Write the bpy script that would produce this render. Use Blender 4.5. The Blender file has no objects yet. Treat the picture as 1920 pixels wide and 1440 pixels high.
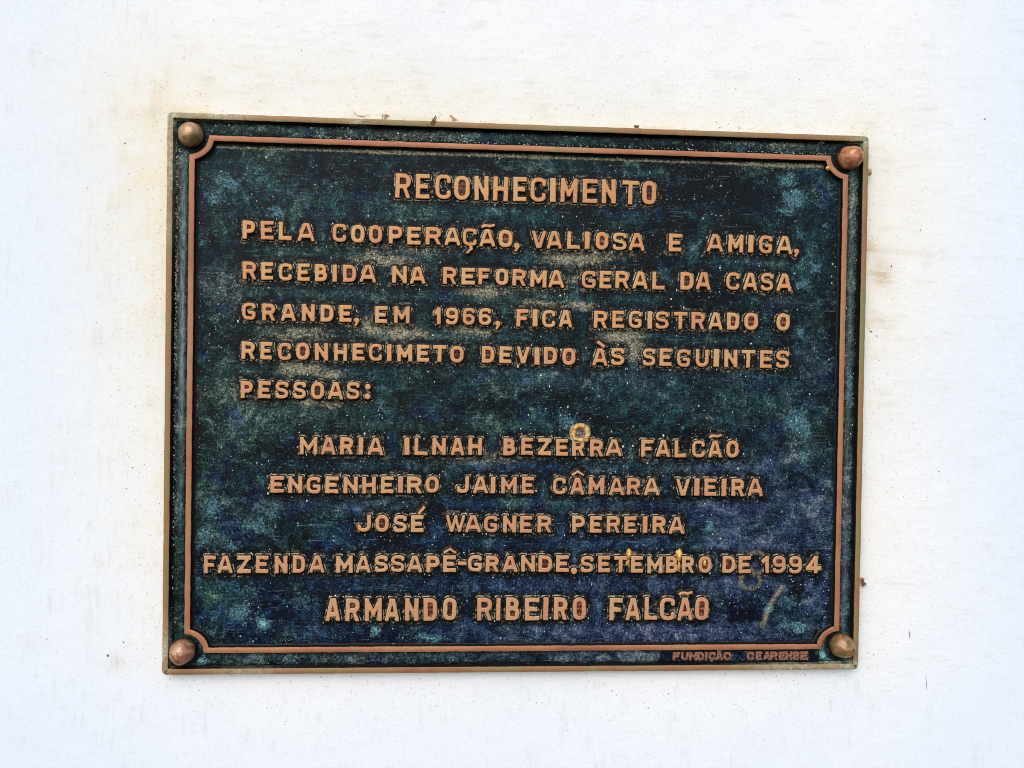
import bpy, math, random
import numpy as np
from mathutils import Matrix, Vector

scene = bpy.context.scene
COL = scene.collection
MM = 0.001
random.seed(7)

# ------------------------------------------------------------------ camera
# plaque coordinates (mm): x right, y up, z out of the wall; z = 0 is the face of the outer rim
BASE_H = 1.45                                           # height of the plaque's centre above the floor
TO_WORLD = Matrix.Translation((0, 0, BASE_H)) @ Matrix.Rotation(math.radians(90), 4, 'X')
cam_d = bpy.data.cameras.new('camera')
cam_d.sensor_width = 36.0
cam_d.lens = 1390.0 / 1920.0 * 36.0
cam_d.clip_start = 0.01
cam_d.clip_end = 100.0
cam = bpy.data.objects.new('camera', cam_d)
COL.objects.link(cam)
rot = Matrix(((0.9982380903959862, -0.014349282854867598, -0.05757441240799314),
              (0.015023479089990686, 0.9998233516602005, 0.01129427071551113),
              (0.05740217729849002, -0.012139339212397123, 0.9982773294455198))).to_4x4()
cam.matrix_world = TO_WORLD @ Matrix.Translation((-38.905622 * MM, 16.84726405 * MM, 527.59821892 * MM)) @ rot
scene.camera = cam

# ------------------------------------------------------------------ sky, sun, exposure
SUN_EL, SUN_AZ = math.radians(44), math.radians(-22)     # azimuth measured from straight in front of the wall
world = bpy.data.worlds.new('World')
scene.world = world
world.use_nodes = True
wn = world.node_tree
wn.nodes.clear()
sky = wn.nodes.new('ShaderNodeTexSky')
sky.sky_type = 'NISHITA'
sky.sun_disc = False
sky.sun_elevation = SUN_EL
sky.sun_rotation = math.pi - SUN_AZ
sky.air_density = 1.0
sky.dust_density = 1.5
sky.ozone_density = 1.0
bg = wn.nodes.new('ShaderNodeBackground')
bg.inputs['Strength'].default_value = 0.15
wo = wn.nodes.new('ShaderNodeOutputWorld')
wn.links.new(sky.outputs[0], bg.inputs[0])
wn.links.new(bg.outputs[0], wo.inputs[0])
sun_d = bpy.data.lights.new('sun', 'SUN')
sun_d.energy = 0.75
sun_d.angle = math.radians(60)
sun_d.color = (1.0, 0.97, 0.93)
sun = bpy.data.objects.new('sun', sun_d)
COL.objects.link(sun)
to_sun = Vector((math.sin(SUN_AZ) * math.cos(SUN_EL), -math.cos(SUN_AZ) * math.cos(SUN_EL), math.sin(SUN_EL)))
sun.rotation_euler = to_sun.to_track_quat('Z', 'Y').to_euler()
scene.cycles.filter_width = 1.0
vs = scene.view_settings
vs.view_transform = 'Standard'
vs.look = 'None'
vs.gamma = 1.0
vs.exposure = 0.70

# ------------------------------------------------------------------ helpers
def srgb(r, g, b):
    f = lambda c: (c / 255 / 12.92) if c / 255 <= 0.04045 else ((c / 255 + 0.055) / 1.055) ** 2.4
    return (f(r), f(g), f(b), 1.0)

def vnoise(x, y, seed=0):
    """smooth value noise in -1..1"""
    xi = np.floor(x).astype(np.int64); yi = np.floor(y).astype(np.int64)
    fx = x - xi; fy = y - yi
    fx = fx * fx * (3 - 2 * fx); fy = fy * fy * (3 - 2 * fy)
    def h(a, b):
        n = (a * 374761393 + b * 668265263 + seed * 974634777) & 0xFFFFFFFF
        n = ((n ^ (n >> 13)) * 1274126177) & 0xFFFFFFFF
        return ((n ^ (n >> 16)) & 0xFFFF) / 32767.5 - 1
    return (h(xi, yi) * (1 - fx) + h(xi + 1, yi) * fx) * (1 - fy) + (h(xi, yi + 1) * (1 - fx) + h(xi + 1, yi + 1) * fx) * fy

def fnoise(x, y, seed=0, oct=3):
    s = 0; a = 1.0; t = 0
    for i in range(oct):
        s = s + a * vnoise(x * 2 ** i, y * 2 ** i, seed + i * 17); t += a; a *= 0.55
    return s / t

def make_mesh(name, v, faces, attrs=None, smooth=True):
    me = bpy.data.meshes.new(name)
    v = np.asarray(v, dtype=np.float32) * MM
    f = np.asarray(faces, dtype=np.int32)
    me.vertices.add(len(v)); me.vertices.foreach_set('co', v.ravel())
    n = f.shape[1]
    me.loops.add(f.size); me.loops.foreach_set('vertex_index', f.ravel())
    me.polygons.add(len(f))
    me.polygons.foreach_set('loop_start', np.arange(0, f.size, n, dtype=np.int32))
    me.polygons.foreach_set('use_smooth', np.full(len(f), smooth, dtype=bool))
    me.update(calc_edges=True)
    for k, a in (attrs or {}).items():
        at = me.attributes.new(k, 'FLOAT', 'POINT')
        at.data.foreach_set('value', np.asarray(a, dtype=np.float32).ravel())
    return me

def obj(name, me, mat, parent=None, loc=(0, 0, 0)):
    o = bpy.data.objects.new(name, me)
    COL.objects.link(o)
    if me is not None and mat is not None and not me.materials:
        me.materials.append(mat)
    o.parent = parent
    o.location = Vector(loc) * MM
    return o

def grid_mesh(name, xs, ys, zf, keep=None, attrs=None):
    X, Y = np.meshgrid(xs, ys)
    Z = zf(X, Y) if callable(zf) else zf
    ny, nx = X.shape
    idx = np.arange(nx * ny).reshape(ny, nx)
    f = np.stack([idx[:-1, :-1], idx[:-1, 1:], idx[1:, 1:], idx[1:, :-1]], -1)
    if keep is not None:
        k = keep[:-1, :-1] | keep[:-1, 1:] | keep[1:, 1:] | keep[1:, :-1]
        f = f[k]
    f = f.reshape(-1, 4)
    used = np.unique(f)
    remap = np.full(nx * ny, -1); remap[used] = np.arange(len(used))
    v = np.stack([X, Y, Z], -1).reshape(-1, 3)[used]
    at = {k: a.ravel()[used] for k, a in (attrs or {}).items()}
    return make_mesh(name, v, remap[f], at)

# ------------------------------------------------------------------ node helper
class NT:
    def __init__(self, name):
        self.m = bpy.data.materials.new(name); self.m.use_nodes = True
        self.t = self.m.node_tree; self.t.nodes.clear()
        self.out = self.t.nodes.new('ShaderNodeOutputMaterial')
        self.b = self.t.nodes.new('ShaderNodeBsdfPrincipled')
        self.t.links.new(self.b.outputs[0], self.out.inputs[0])
        tc = self.t.nodes.new('ShaderNodeTexCoord')
        self.P = self.vec(tc.outputs['Object'], (1000, 1000, 1000))
    def link(self, a, sock):
        if isinstance(a, bpy.types.NodeSocket): self.t.links.new(a, sock)
        else: sock.default_value = a
    def vec(self, v, scale=(1, 1, 1), loc=(0, 0, 0), rot=(0, 0, 0)):
        n = self.t.nodes.new('ShaderNodeMapping')
        n.inputs['Scale'].default_value = scale; n.inputs['Location'].default_value = loc; n.inputs['Rotation'].default_value = rot
        self.link(v, n.inputs['Vector']); return n.outputs[0]
    def noise(self, size, detail=4, rough=0.6, v=None, scale=None, loc=None, rot=(0, 0, 0), dist=0.0, seed=0):
        """size: feature size in mm"""
        v = v or self.P
        v = self.vec(v, scale or (1, 1, 1), loc or (seed * 37.7, seed * -21.3, seed * 11.1), rot)
        n = self.t.nodes.new('ShaderNodeTexNoise')
        n.inputs['Scale'].default_value = 1.0 / size; n.inputs['Detail'].default_value = detail
        n.inputs['Roughness'].default_value = rough; n.inputs['Distortion'].default_value = dist
        self.link(v, n.inputs['Vector']); return n.outputs['Fac']
    def voro(self, size, v=None, rnd=1.0, seed=0):
        v = self.vec(v or self.P, (1, 1, 1), (seed * 13.7, seed * 7.9, 0))
        n = self.t.nodes.new('ShaderNodeTexVoronoi')
        n.inputs['Scale'].default_value = 1.0 / size; n.inputs['Randomness'].default_value = rnd
        self.link(v, n.inputs['Vector'])
        s = self.t.nodes.new('ShaderNodeSeparateColor'); self.link(n.outputs['Color'], s.inputs[0])
        return n.outputs['Distance'], s.outputs[0], s.outputs[1]
    def attr(self, name):
        n = self.t.nodes.new('ShaderNodeAttribute'); n.attribute_name = name; return n.outputs['Fac']
    def m_(self, op, a, b=0.0, c=0.0, clamp=False):
        n = self.t.nodes.new('ShaderNodeMath'); n.operation = op; n.use_clamp = clamp
        self.link(a, n.inputs[0]); self.link(b, n.inputs[1]); self.link(c, n.inputs[2]); return n.outputs[0]
    def ss(self, x, a, b, lo=0.0, hi=1.0):
        """smooth ramp from a to b"""
        n = self.t.nodes.new('ShaderNodeMapRange'); n.interpolation_type = 'SMOOTHSTEP'
        self.link(x, n.inputs[0])
        for i, q in enumerate((a, b, lo, hi)): self.link(q, n.inputs[i + 1])
        return n.outputs[0]
    def lin(self, x, a, b, lo=0.0, hi=1.0):
        n = self.t.nodes.new('ShaderNodeMapRange'); self.link(x, n.inputs[0])
        for i, q in enumerate((a, b, lo, hi)): self.link(q, n.inputs[i + 1])
        return n.outputs[0]
    def ramp(self, x, stops):
        n = self.t.nodes.new('ShaderNodeValToRGB'); self.link(x, n.inputs[0])
        e = n.color_ramp.elements
        while len(e) < len(stops): e.new(0.5)
        for q, (p, c) in zip(e, stops): q.position = p; q.color = c
        return n.outputs[0]
    def mix(self, f, a, b, mode='MIX'):
        n = self.t.nodes.new('ShaderNodeMix'); n.data_type = 'RGBA'; n.blend_type = mode
        self.link(f, n.inputs[0]); self.link(a, n.inputs[6]); self.link(b, n.inputs[7]); return n.outputs[2]
    def bump(self, h, dist, strength=1.0, normal=None):
        n = self.t.nodes.new('ShaderNodeBump'); n.inputs['Distance'].default_value = dist * MM
        n.inputs['Strength'].default_value = strength; self.link(h, n.inputs['Height'])
        if normal is not None: self.link(normal, n.inputs['Normal'])
        return n.outputs[0]
    def done(self, color, rough=0.6, metal=0.0, spec=0.3, normal=None):
        self.link(color, self.b.inputs['Base Color']); self.link(rough, self.b.inputs['Roughness'])
        self.link(metal, self.b.inputs['Metallic']); self.link(spec, self.b.inputs['Specular IOR Level'])
        if normal is not None: self.link(normal, self.b.inputs['Normal'])
        return self.m

# ------------------------------------------------------------------ materials
def patina_material(name, channel=False):
    n = NT(name)
    big = n.noise(34, 5, 0.6, seed=1)
    mid = n.noise(7, 6, 0.68, seed=2, dist=0.6)
    fine = n.noise(1.4, 4, 0.8, seed=3)
    streak = n.noise(2.0, 4, 0.7, scale=(0.24, 1.7, 1), seed=4)
    streakv = n.noise(1.8, 4, 0.7, scale=(1.7, 0.22, 1), seed=5)
    sel = n.ss(n.noise(60, 2, 0.5, seed=6), 0.46, 0.56)
    st = n.m_('ADD', n.m_('MULTIPLY', streak, n.m_('SUBTRACT', 1.0, sel)), n.m_('MULTIPLY', streakv, sel))
    dark = n.attr('dark'); verd = n.attr('verd'); dust = n.attr('dust'); viol = n.attr('viol'); near = n.attr('near')
    # tone: 0 = black, 1 = pale
    tone = n.m_('ADD', n.m_('MULTIPLY', mid, 1.25), n.m_('MULTIPLY', big, 0.75))
    tone = n.m_('SUBTRACT', tone, 0.525)
    tone = n.m_('ADD', tone, n.m_('MULTIPLY', n.m_('SUBTRACT', fine, 0.5), 1.5))
    tone = n.m_('ADD', tone, n.m_('MULTIPLY', n.m_('SUBTRACT', st, 0.5), 0.45))
    tone = n.m_('SUBTRACT', tone, 0.035)
    tone = n.m_('SUBTRACT', tone, n.m_('MULTIPLY', dark, n.ss(mid, 0.70, 0.42, 0.14, 0.62)))
    tone = n.m_('ADD', tone, n.m_('MULTIPLY', viol, 0.13))
    c = n.ramp(tone, [(0.24, srgb(5, 10, 15)), (0.40, srgb(12, 34, 40)), (0.54, srgb(22, 54, 58)),
                      (0.68, srgb(46, 84, 84)), (0.88, srgb(112, 138, 128))])
    cg = n.ramp(tone, [(0.24, srgb(8, 11, 14)), (0.40, srgb(20, 30, 34)), (0.54, srgb(42, 54, 56)),
                       (0.68, srgb(76, 84, 82)), (0.88, srgb(140, 138, 122))])
    cv = n.ramp(tone, [(0.26, srgb(8, 11, 30)), (0.44, srgb(30, 40, 70)), (0.60, srgb(60, 66, 96)),
                       (0.74, srgb(96, 98, 120)), (0.92, srgb(152, 152, 160))])
    green = n.ramp(tone, [(0.22, srgb(8, 16, 16)), (0.4, srgb(22, 42, 40)), (0.52, srgb(42, 66, 62)), (0.64, srgb(74, 96, 86)), (0.8, srgb(140, 148, 128))])
    c = n.mix(n.ss(n.noise(26, 4, 0.6, seed=8), 0.50, 0.66, 0.0, 0.6), c, cg)
    c = n.mix(n.ss(n.m_('ADD', n.noise(40, 3, 0.6, seed=12), n.m_('MULTIPLY', n.attr('green'), 0.3)), 0.5, 0.66, 0.0, 0.85), c, green)
    navy = n.ss(n.m_('ADD', n.noise(22, 4, 0.6, seed=9), n.m_('MULTIPLY', n.attr('blue'), 0.3)), 0.56, 0.7, 0.0, 0.8)
    c = n.mix(navy, c, n.ramp(tone, [(0.25, srgb(4, 7, 24)), (0.5, srgb(12, 32, 62)), (0.8, srgb(56, 92, 122))]))
    c = n.mix(n.m_('MULTIPLY', viol, n.ss(big, 0.3, 0.6, 0.55, 1.0), clamp=True), c, cv)
    hl = n.m_('MULTIPLY', n.ss(n.noise(1.6, 3, 0.6, scale=(0.07, 1.6, 1), seed=33), 0.60, 0.70), n.ss(n.noise(14, 3, 0.6, seed=34), 0.46, 0.6, 0.0, 0.55))
    c = n.mix(hl, c, srgb(92, 118, 124))
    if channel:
        sh = n.m_('MULTIPLY', n.attr('painted_sheen'), n.ss(streakv, 0.36, 0.56, 0.15, 1.0), clamp=True)  # highlight along the rounded bead, painted in as a pale streak
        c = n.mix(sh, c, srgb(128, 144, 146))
    # verdigris
    vn = n.noise(3.2, 6, 0.72, seed=10, dist=1.0)
    vm = n.ss(n.m_('ADD', n.m_('MULTIPLY', verd, 0.42), vn), 0.62, 0.84)
    sc = n.ss(n.m_('ADD', n.noise(12, 5, 0.7, seed=11), n.m_('MULTIPLY', n.m_('SUBTRACT', vn, 0.5), 0.6)), 0.64, 0.78, 0.0, 0.55)
    vm = n.m_('MAXIMUM', n.m_('MULTIPLY', vm, 0.9), sc)
    vm = n.m_('MULTIPLY', vm, n.ss(fine, 0.36, 0.5, 0.25, 1.0))
    vc = n.mix(n.ss(fine, 0.42, 0.60), srgb(28, 66, 76), srgb(104, 146, 150))
    vc = n.mix(n.ss(n.m_('ADD', verd, n.m_('MULTIPLY', fine, 0.8)), 1.45, 1.95), vc, srgb(150, 200, 200))
    c = n.mix(vm, c, vc)
    # dry dust and lime bloom
    dn = n.noise(1.7, 6, 0.82, seed=13, dist=0.8)
    dm = n.ss(n.m_('ADD', n.m_('MULTIPLY', dust, 0.30), dn), 0.61, 0.72)
    dc = n.mix(n.ss(fine, 0.4, 0.65), srgb(84, 82, 62), srgb(204, 192, 160))
    c = n.mix(n.m_('MULTIPLY', dm, n.ss(dust, 0.0, 0.5, 0.18, 0.8)), c, dc)
    # black grime plus shade painted into the colour beside the raised metal, with a broken pale lip of lime further out
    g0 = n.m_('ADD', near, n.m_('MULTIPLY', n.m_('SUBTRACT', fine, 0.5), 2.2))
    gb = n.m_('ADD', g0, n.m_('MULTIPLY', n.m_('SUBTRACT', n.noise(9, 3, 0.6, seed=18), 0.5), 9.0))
    grime_shade = n.ss(gb, 5.0, 1.6, 0.0, 0.94)
    c = n.mix(grime_shade, c, srgb(9, 12, 14))
    lip = n.m_('MULTIPLY', n.ss(g0, 0.9, 1.7), n.ss(g0, 3.0, 2.0))
    lip = n.m_('MULTIPLY', lip, n.attr('lm'))
    lip = n.m_('MULTIPLY', lip, n.ss(n.m_('ADD', n.noise(5, 4, 0.7, seed=14), n.m_('MULTIPLY', dust, 0.10)), 0.56, 0.68, 0.0, 0.6))
    c = n.mix(lip, c, srgb(150, 138, 112))
    # fine pale flecks
    fl = n.ss(n.noise(1.05, 3, 0.8, seed=15, dist=1.2), 0.60, 0.72, 0.0, 0.75)
    fl = n.m_('MULTIPLY', fl, n.ss(n.m_('ADD', n.noise(15, 4, 0.7, seed=16), n.m_('MULTIPLY', dust, 0.15)), 0.40, 0.60))
    c = n.mix(fl, c, n.mix(n.ss(n.noise(6, 2, 0.5, seed=17), 0.45, 0.6), srgb(96, 128, 128), srgb(146, 142, 120)))
    # grit: pale specks
    for size, th, dens, col, sd in ((3.1, 0.17, 0.30, srgb(222, 228, 222), 1), (1.8, 0.20, 0.30, srgb(176, 182, 164), 2), (4.6, 0.13, 0.20, srgb(206, 178, 112), 3), (6.5, 0.11, 0.5, srgb(240, 242, 236), 5)):
        d, r1, r2 = n.voro(size, seed=sd)
        k = n.m_('MULTIPLY', n.ss(d, th, th * 0.5), n.ss(r1, dens + 0.02, dens))
        k = n.m_('MULTIPLY', k, n.ss(n.noise(18, 3, 0.6, seed=20 + sd), 0.50, 0.62, 0.05, 1.0))
        c = n.mix(n.m_('MULTIPLY', k, 0.9), c, col)
    if not channel:
        scr = n.attr('scr')
        c = n.mix(n.m_('MULTIPLY', scr, n.ss(n.noise(1.6, 4, 0.7, seed=31), 0.38, 0.56, 0.1, 0.85), clamp=True), c, srgb(156, 140, 122))
        c = n.mix(n.m_('MULTIPLY', n.attr('ring'), n.ss(n.noise(1.4, 4, 0.7, seed=32), 0.4, 0.58, 0.05, 0.75), clamp=True), c, srgb(140, 132, 104))
    h = n.m_('ADD', n.m_('MULTIPLY', fine, 0.6), n.m_('MULTIPLY', st, 0.7))
    h = n.m_('ADD', h, n.m_('MULTIPLY', mid, 0.8))
    nm = n.bump(h, 0.45, 0.9)
    rough = n.ss(tone, 0.3, 0.7, 0.36, 0.62)
    return n.done(c, rough, 0.0, 0.10, nm)

def copper_material(name, letters=True, tint=0):
    n = NT(name)
    big = n.noise(70, 3, 0.5, seed=41 + tint); mid = n.noise(9, 4, 0.6, seed=42); fine = n.noise(1.3, 4, 0.7, seed=43)
    a = n.m_('ADD', n.m_('MULTIPLY', big, 0.7), n.m_('MULTIPLY', mid, 0.3))
    if letters:
        oi = n.t.nodes.new('ShaderNodeObjectInfo').outputs['Random']
        a = n.m_('ADD', a, n.m_('MULTIPLY', n.m_('SUBTRACT', oi, 0.5), 0.16))
        c1_ = n.ramp(a, [(0.36, srgb(184, 126, 94)), (0.46, srgb(197, 139, 97)), (0.55, srgb(207, 151, 100)), (0.66, srgb(204, 161, 112))])
        c2_ = n.ramp(a, [(0.36, srgb(182, 128, 104)), (0.46, srgb(196, 141, 109)), (0.56, srgb(204, 152, 110)), (0.66, srgb(200, 160, 120))])
        c = n.mix(n.attr('row'), c1_, c2_)
    elif tint == 0:   # inner border: clean pinkish copper
        c = n.ramp(a, [(0.36, srgb(156, 104, 78)), (0.47, srgb(173, 116, 86)), (0.56, srgb(178, 128, 92)), (0.66, srgb(152, 126, 96))])
    elif tint == 6:   # maker's name, dull and half covered
        c = n.ramp(a, [(0.4, srgb(138, 92, 74)), (0.5, srgb(160, 110, 88)), (0.6, srgb(150, 116, 96))])
        c = n.mix(n.ss(n.noise(2.2, 4, 0.7, seed=50), 0.48, 0.60, 0, 0.75), c, srgb(52, 54, 62))
    else:             # outer rim: browner, olive in places
        c = n.ramp(a, [(0.34, srgb(146, 104, 74)), (0.46, srgb(156, 116, 82)), (0.54, srgb(150, 124, 84)), (0.64, srgb(136, 130, 88))])
    c = n.mix(n.ss(fine, 0.36, 0.66, 0.0, 0.35), c, n.mix(1.0, c, srgb(205, 190, 170), 'MULTIPLY'))
    pale = n.ss(n.noise(8 if letters else 14, 5, 0.6, seed=46 + tint), 0.57 if letters else 0.63, 0.72, 0.0, 0.7)
    c = n.mix(pale, c, srgb(196, 186, 146) if letters else srgb(138, 142, 116))
    if not letters:
        jd = n.ss(n.noise(3.5, 4, 0.65, seed=47 + tint), 0.62, 0.72, 0.0, 0.75)
        c = n.mix(jd, c, srgb(120, 132, 112))
    sd = n.m_('ADD', n.attr('sd'), n.m_('MULTIPLY', n.m_('SUBTRACT', fine, 0.5), 0.34))
    sd = n.m_('ADD', sd, n.m_('MULTIPLY', n.ss(n.noise(3.0, 4, 0.7, seed=59), 0.54, 0.74), 0.45 if letters else 0.2))
    # the flanks below the rubbed face keep their black patina; lime sticks to the foot
    side = n.ss(sd, -0.04, 0.10)
    foot = n.m_('MULTIPLY', n.ss(sd, 0.62, 0.82), n.ss(sd, 1.45, 1.15))
    foot = n.m_('MULTIPLY', foot, n.ss(n.m_('ADD', n.noise(3.2, 4, 0.75, seed=44), n.m_('MULTIPLY', n.attr('fb'), 0.17)), 0.60, 0.68, 0.0, 0.9 if letters else 0.4))
    black = n.mix(n.ss(fine, 0.45, 0.6), srgb(9, 10, 12), srgb(34, 30, 26))
    c = n.mix(side, c, black)
    c = n.mix(foot, c, n.mix(n.ss(fine, 0.42, 0.58), srgb(110, 98, 72), srgb(208, 196, 164)))
    if letters:
        red = n.mix(n.ss(n.noise(2.2, 4, 0.7, seed=45), 0.42, 0.6), srgb(50, 20, 10), srgb(176, 100, 66))
        c = n.mix(n.m_('MULTIPLY', n.attr('cnt'), n.ss(n.noise(3.5, 3, 0.6, seed=49), 0.3, 0.6, 0.35, 1.0)), c, red)
    if not letters and tint:
        cr = n.m_('MULTIPLY', n.attr('crust'), n.ss(n.noise(3.5, 5, 0.75, seed=48), 0.42, 0.56, 0.25, 0.95))
        c = n.mix(cr, c, n.mix(n.ss(fine, 0.4, 0.6), srgb(150, 150, 118), srgb(206, 204, 178)))
    # scratches and dark nicks on the rubbed face
    d_, r_, r2_ = n.voro(5.0, seed=7)
    c = n.mix(n.m_('MULTIPLY', n.ss(d_, 0.10, 0.05), n.ss(r_, 0.16, 0.14)), c, srgb(70, 52, 40))
    h = n.m_('ADD', n.m_('MULTIPLY', fine, 0.5), n.m_('MULTIPLY', mid, 1.0))
    nm = n.bump(h, 0.22, 0.7)
    metal = n.m_('MULTIPLY', n.m_('SUBTRACT', 1.0, side), 0.12)
    rough = n.ss(mid, 0.35, 0.65, 0.42, 0.6)
    return n.done(c, rough, metal, 0.22, nm)

def cap_material(name, c1, c2, c3, seed):
    n = NT(name)
    a = n.noise(9, 4, 0.6, seed=seed, dist=0.8); f = n.noise(1.2, 4, 0.7, seed=seed + 1); m = n.noise(4, 3, 0.6, seed=seed + 2)
    c = n.ramp(a, [(0.36, c1), (0.5, c2), (0.62, c3)])
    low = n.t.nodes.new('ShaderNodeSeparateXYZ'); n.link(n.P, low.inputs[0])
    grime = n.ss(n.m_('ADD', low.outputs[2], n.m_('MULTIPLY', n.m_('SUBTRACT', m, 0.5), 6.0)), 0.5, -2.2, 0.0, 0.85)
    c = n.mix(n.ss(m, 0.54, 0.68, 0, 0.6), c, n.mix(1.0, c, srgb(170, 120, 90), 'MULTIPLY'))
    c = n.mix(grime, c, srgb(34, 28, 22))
    d, r1, r2 = n.voro(2.6, seed=seed)
    c = n.mix(n.m_('MULTIPLY', n.ss(d, 0.2, 0.08), n.ss(r1, 0.12, 0.1)), c, srgb(190, 170, 120))
    nm = n.bump(n.m_('ADD', f, n.m_('MULTIPLY', m, 2.0)), 0.22, 0.3)
    return n.done(c, n.ss(f, 0.3, 0.7, 0.22, 0.34), 0.2, 0.6, nm)

def wall_material():
    n = NT('white_wall_paint')
    big = n.noise(160, 4, 0.55, seed=51); mid = n.noise(22, 5, 0.65, seed=52); fine = n.noise(2.2, 5, 0.75, seed=53)
    hs = n.noise(5, 5, 0.7, scale=(0.2, 1.4, 1), seed=54); vsn = n.noise(5, 5, 0.7, scale=(1.4, 0.18, 1), seed=55)
    sel = n.ss(n.m_('ADD', n.noise(120, 2, 0.5, seed=56), n.attr('vert')), 0.5, 0.72)
    st = n.m_('ADD', n.m_('MULTIPLY', hs, n.m_('SUBTRACT', 1.0, sel)), n.m_('MULTIPLY', vsn, sel))
    c = n.mix(n.ss(big, 0.38, 0.62), srgb(238, 239, 238), srgb(243, 242, 238))
    c = n.mix(n.attr('cool'), c, srgb(227, 234, 240))
    y = n.m_('MULTIPLY', n.attr('stain'), n.ss(n.m_('ADD', mid, n.m_('MULTIPLY', n.m_('SUBTRACT', st, 0.5), 0.8)), 0.25, 0.7, 0.45, 1.0), clamp=True)
    c = n.mix(y, c, srgb(238, 228, 202))
    c = n.mix(n.ss(n.m_('ADD', n.m_('MULTIPLY', st, 0.6), n.m_('MULTIPLY', mid, 0.4)), 0.52, 0.68, 0, 0.36), c, srgb(208, 203, 198))
    b = n.m_('MULTIPLY', n.attr('smudge'), n.ss(st, 0.35, 0.6, 0.2, 1.0), clamp=True)
    c = n.mix(b, c, srgb(196, 170, 128))
    near = n.attr('nearp')
    for size, th, dens, col, sd in ((4.2, 0.13, 0.2, srgb(150, 112, 88), 61), (7.5, 0.07, 0.14, srgb(120, 104, 92), 62), (2.6, 0.2, 0.2, srgb(190, 160, 136), 63)):
        d, r1, r2 = n.voro(size, v=n.vec(n.P, (1, 0.8, 1)), seed=sd)
        k = n.m_('MULTIPLY', n.ss(d, th, th * 0.4), n.ss(r1, dens + 0.02, dens))
        k = n.m_('MULTIPLY', k, n.m_('ADD', n.m_('MULTIPLY', near, 0.95), 0.08))
        c = n.mix(k, c, col)
    c = n.mix(n.ss(fine, 0.52, 0.70, 0, 0.34), c, srgb(204, 200, 198))
    h = n.m_('ADD', n.m_('MULTIPLY', fine, 0.5), n.m_('MULTIPLY', st, 0.35))
    h = n.m_('ADD', h, n.m_('MULTIPLY', mid, 1.3))
    h = n.m_('ADD', h, n.m_('MULTIPLY', n.noise(6, 3, 0.6, seed=58), 0.6))
    h = n.m_('ADD', h, n.m_('MULTIPLY', n.noise(0.9, 3, 0.7, seed=57), 0.35))
    nm = n.bump(h, 0.36, 0.8)
    return n.done(c, 0.75, 0.0, 0.2, nm)

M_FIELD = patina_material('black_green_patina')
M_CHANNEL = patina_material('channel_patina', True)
M_LETTER = copper_material('rubbed_copper_letter', True)
M_INNER = copper_material('rubbed_copper_border', False, 0)
M_RIM = copper_material('weathered_bronze_rim', False, 3)
M_MAKER = copper_material('tarnished_maker_letters', False, 6)
M_WALL = wall_material()

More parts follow.
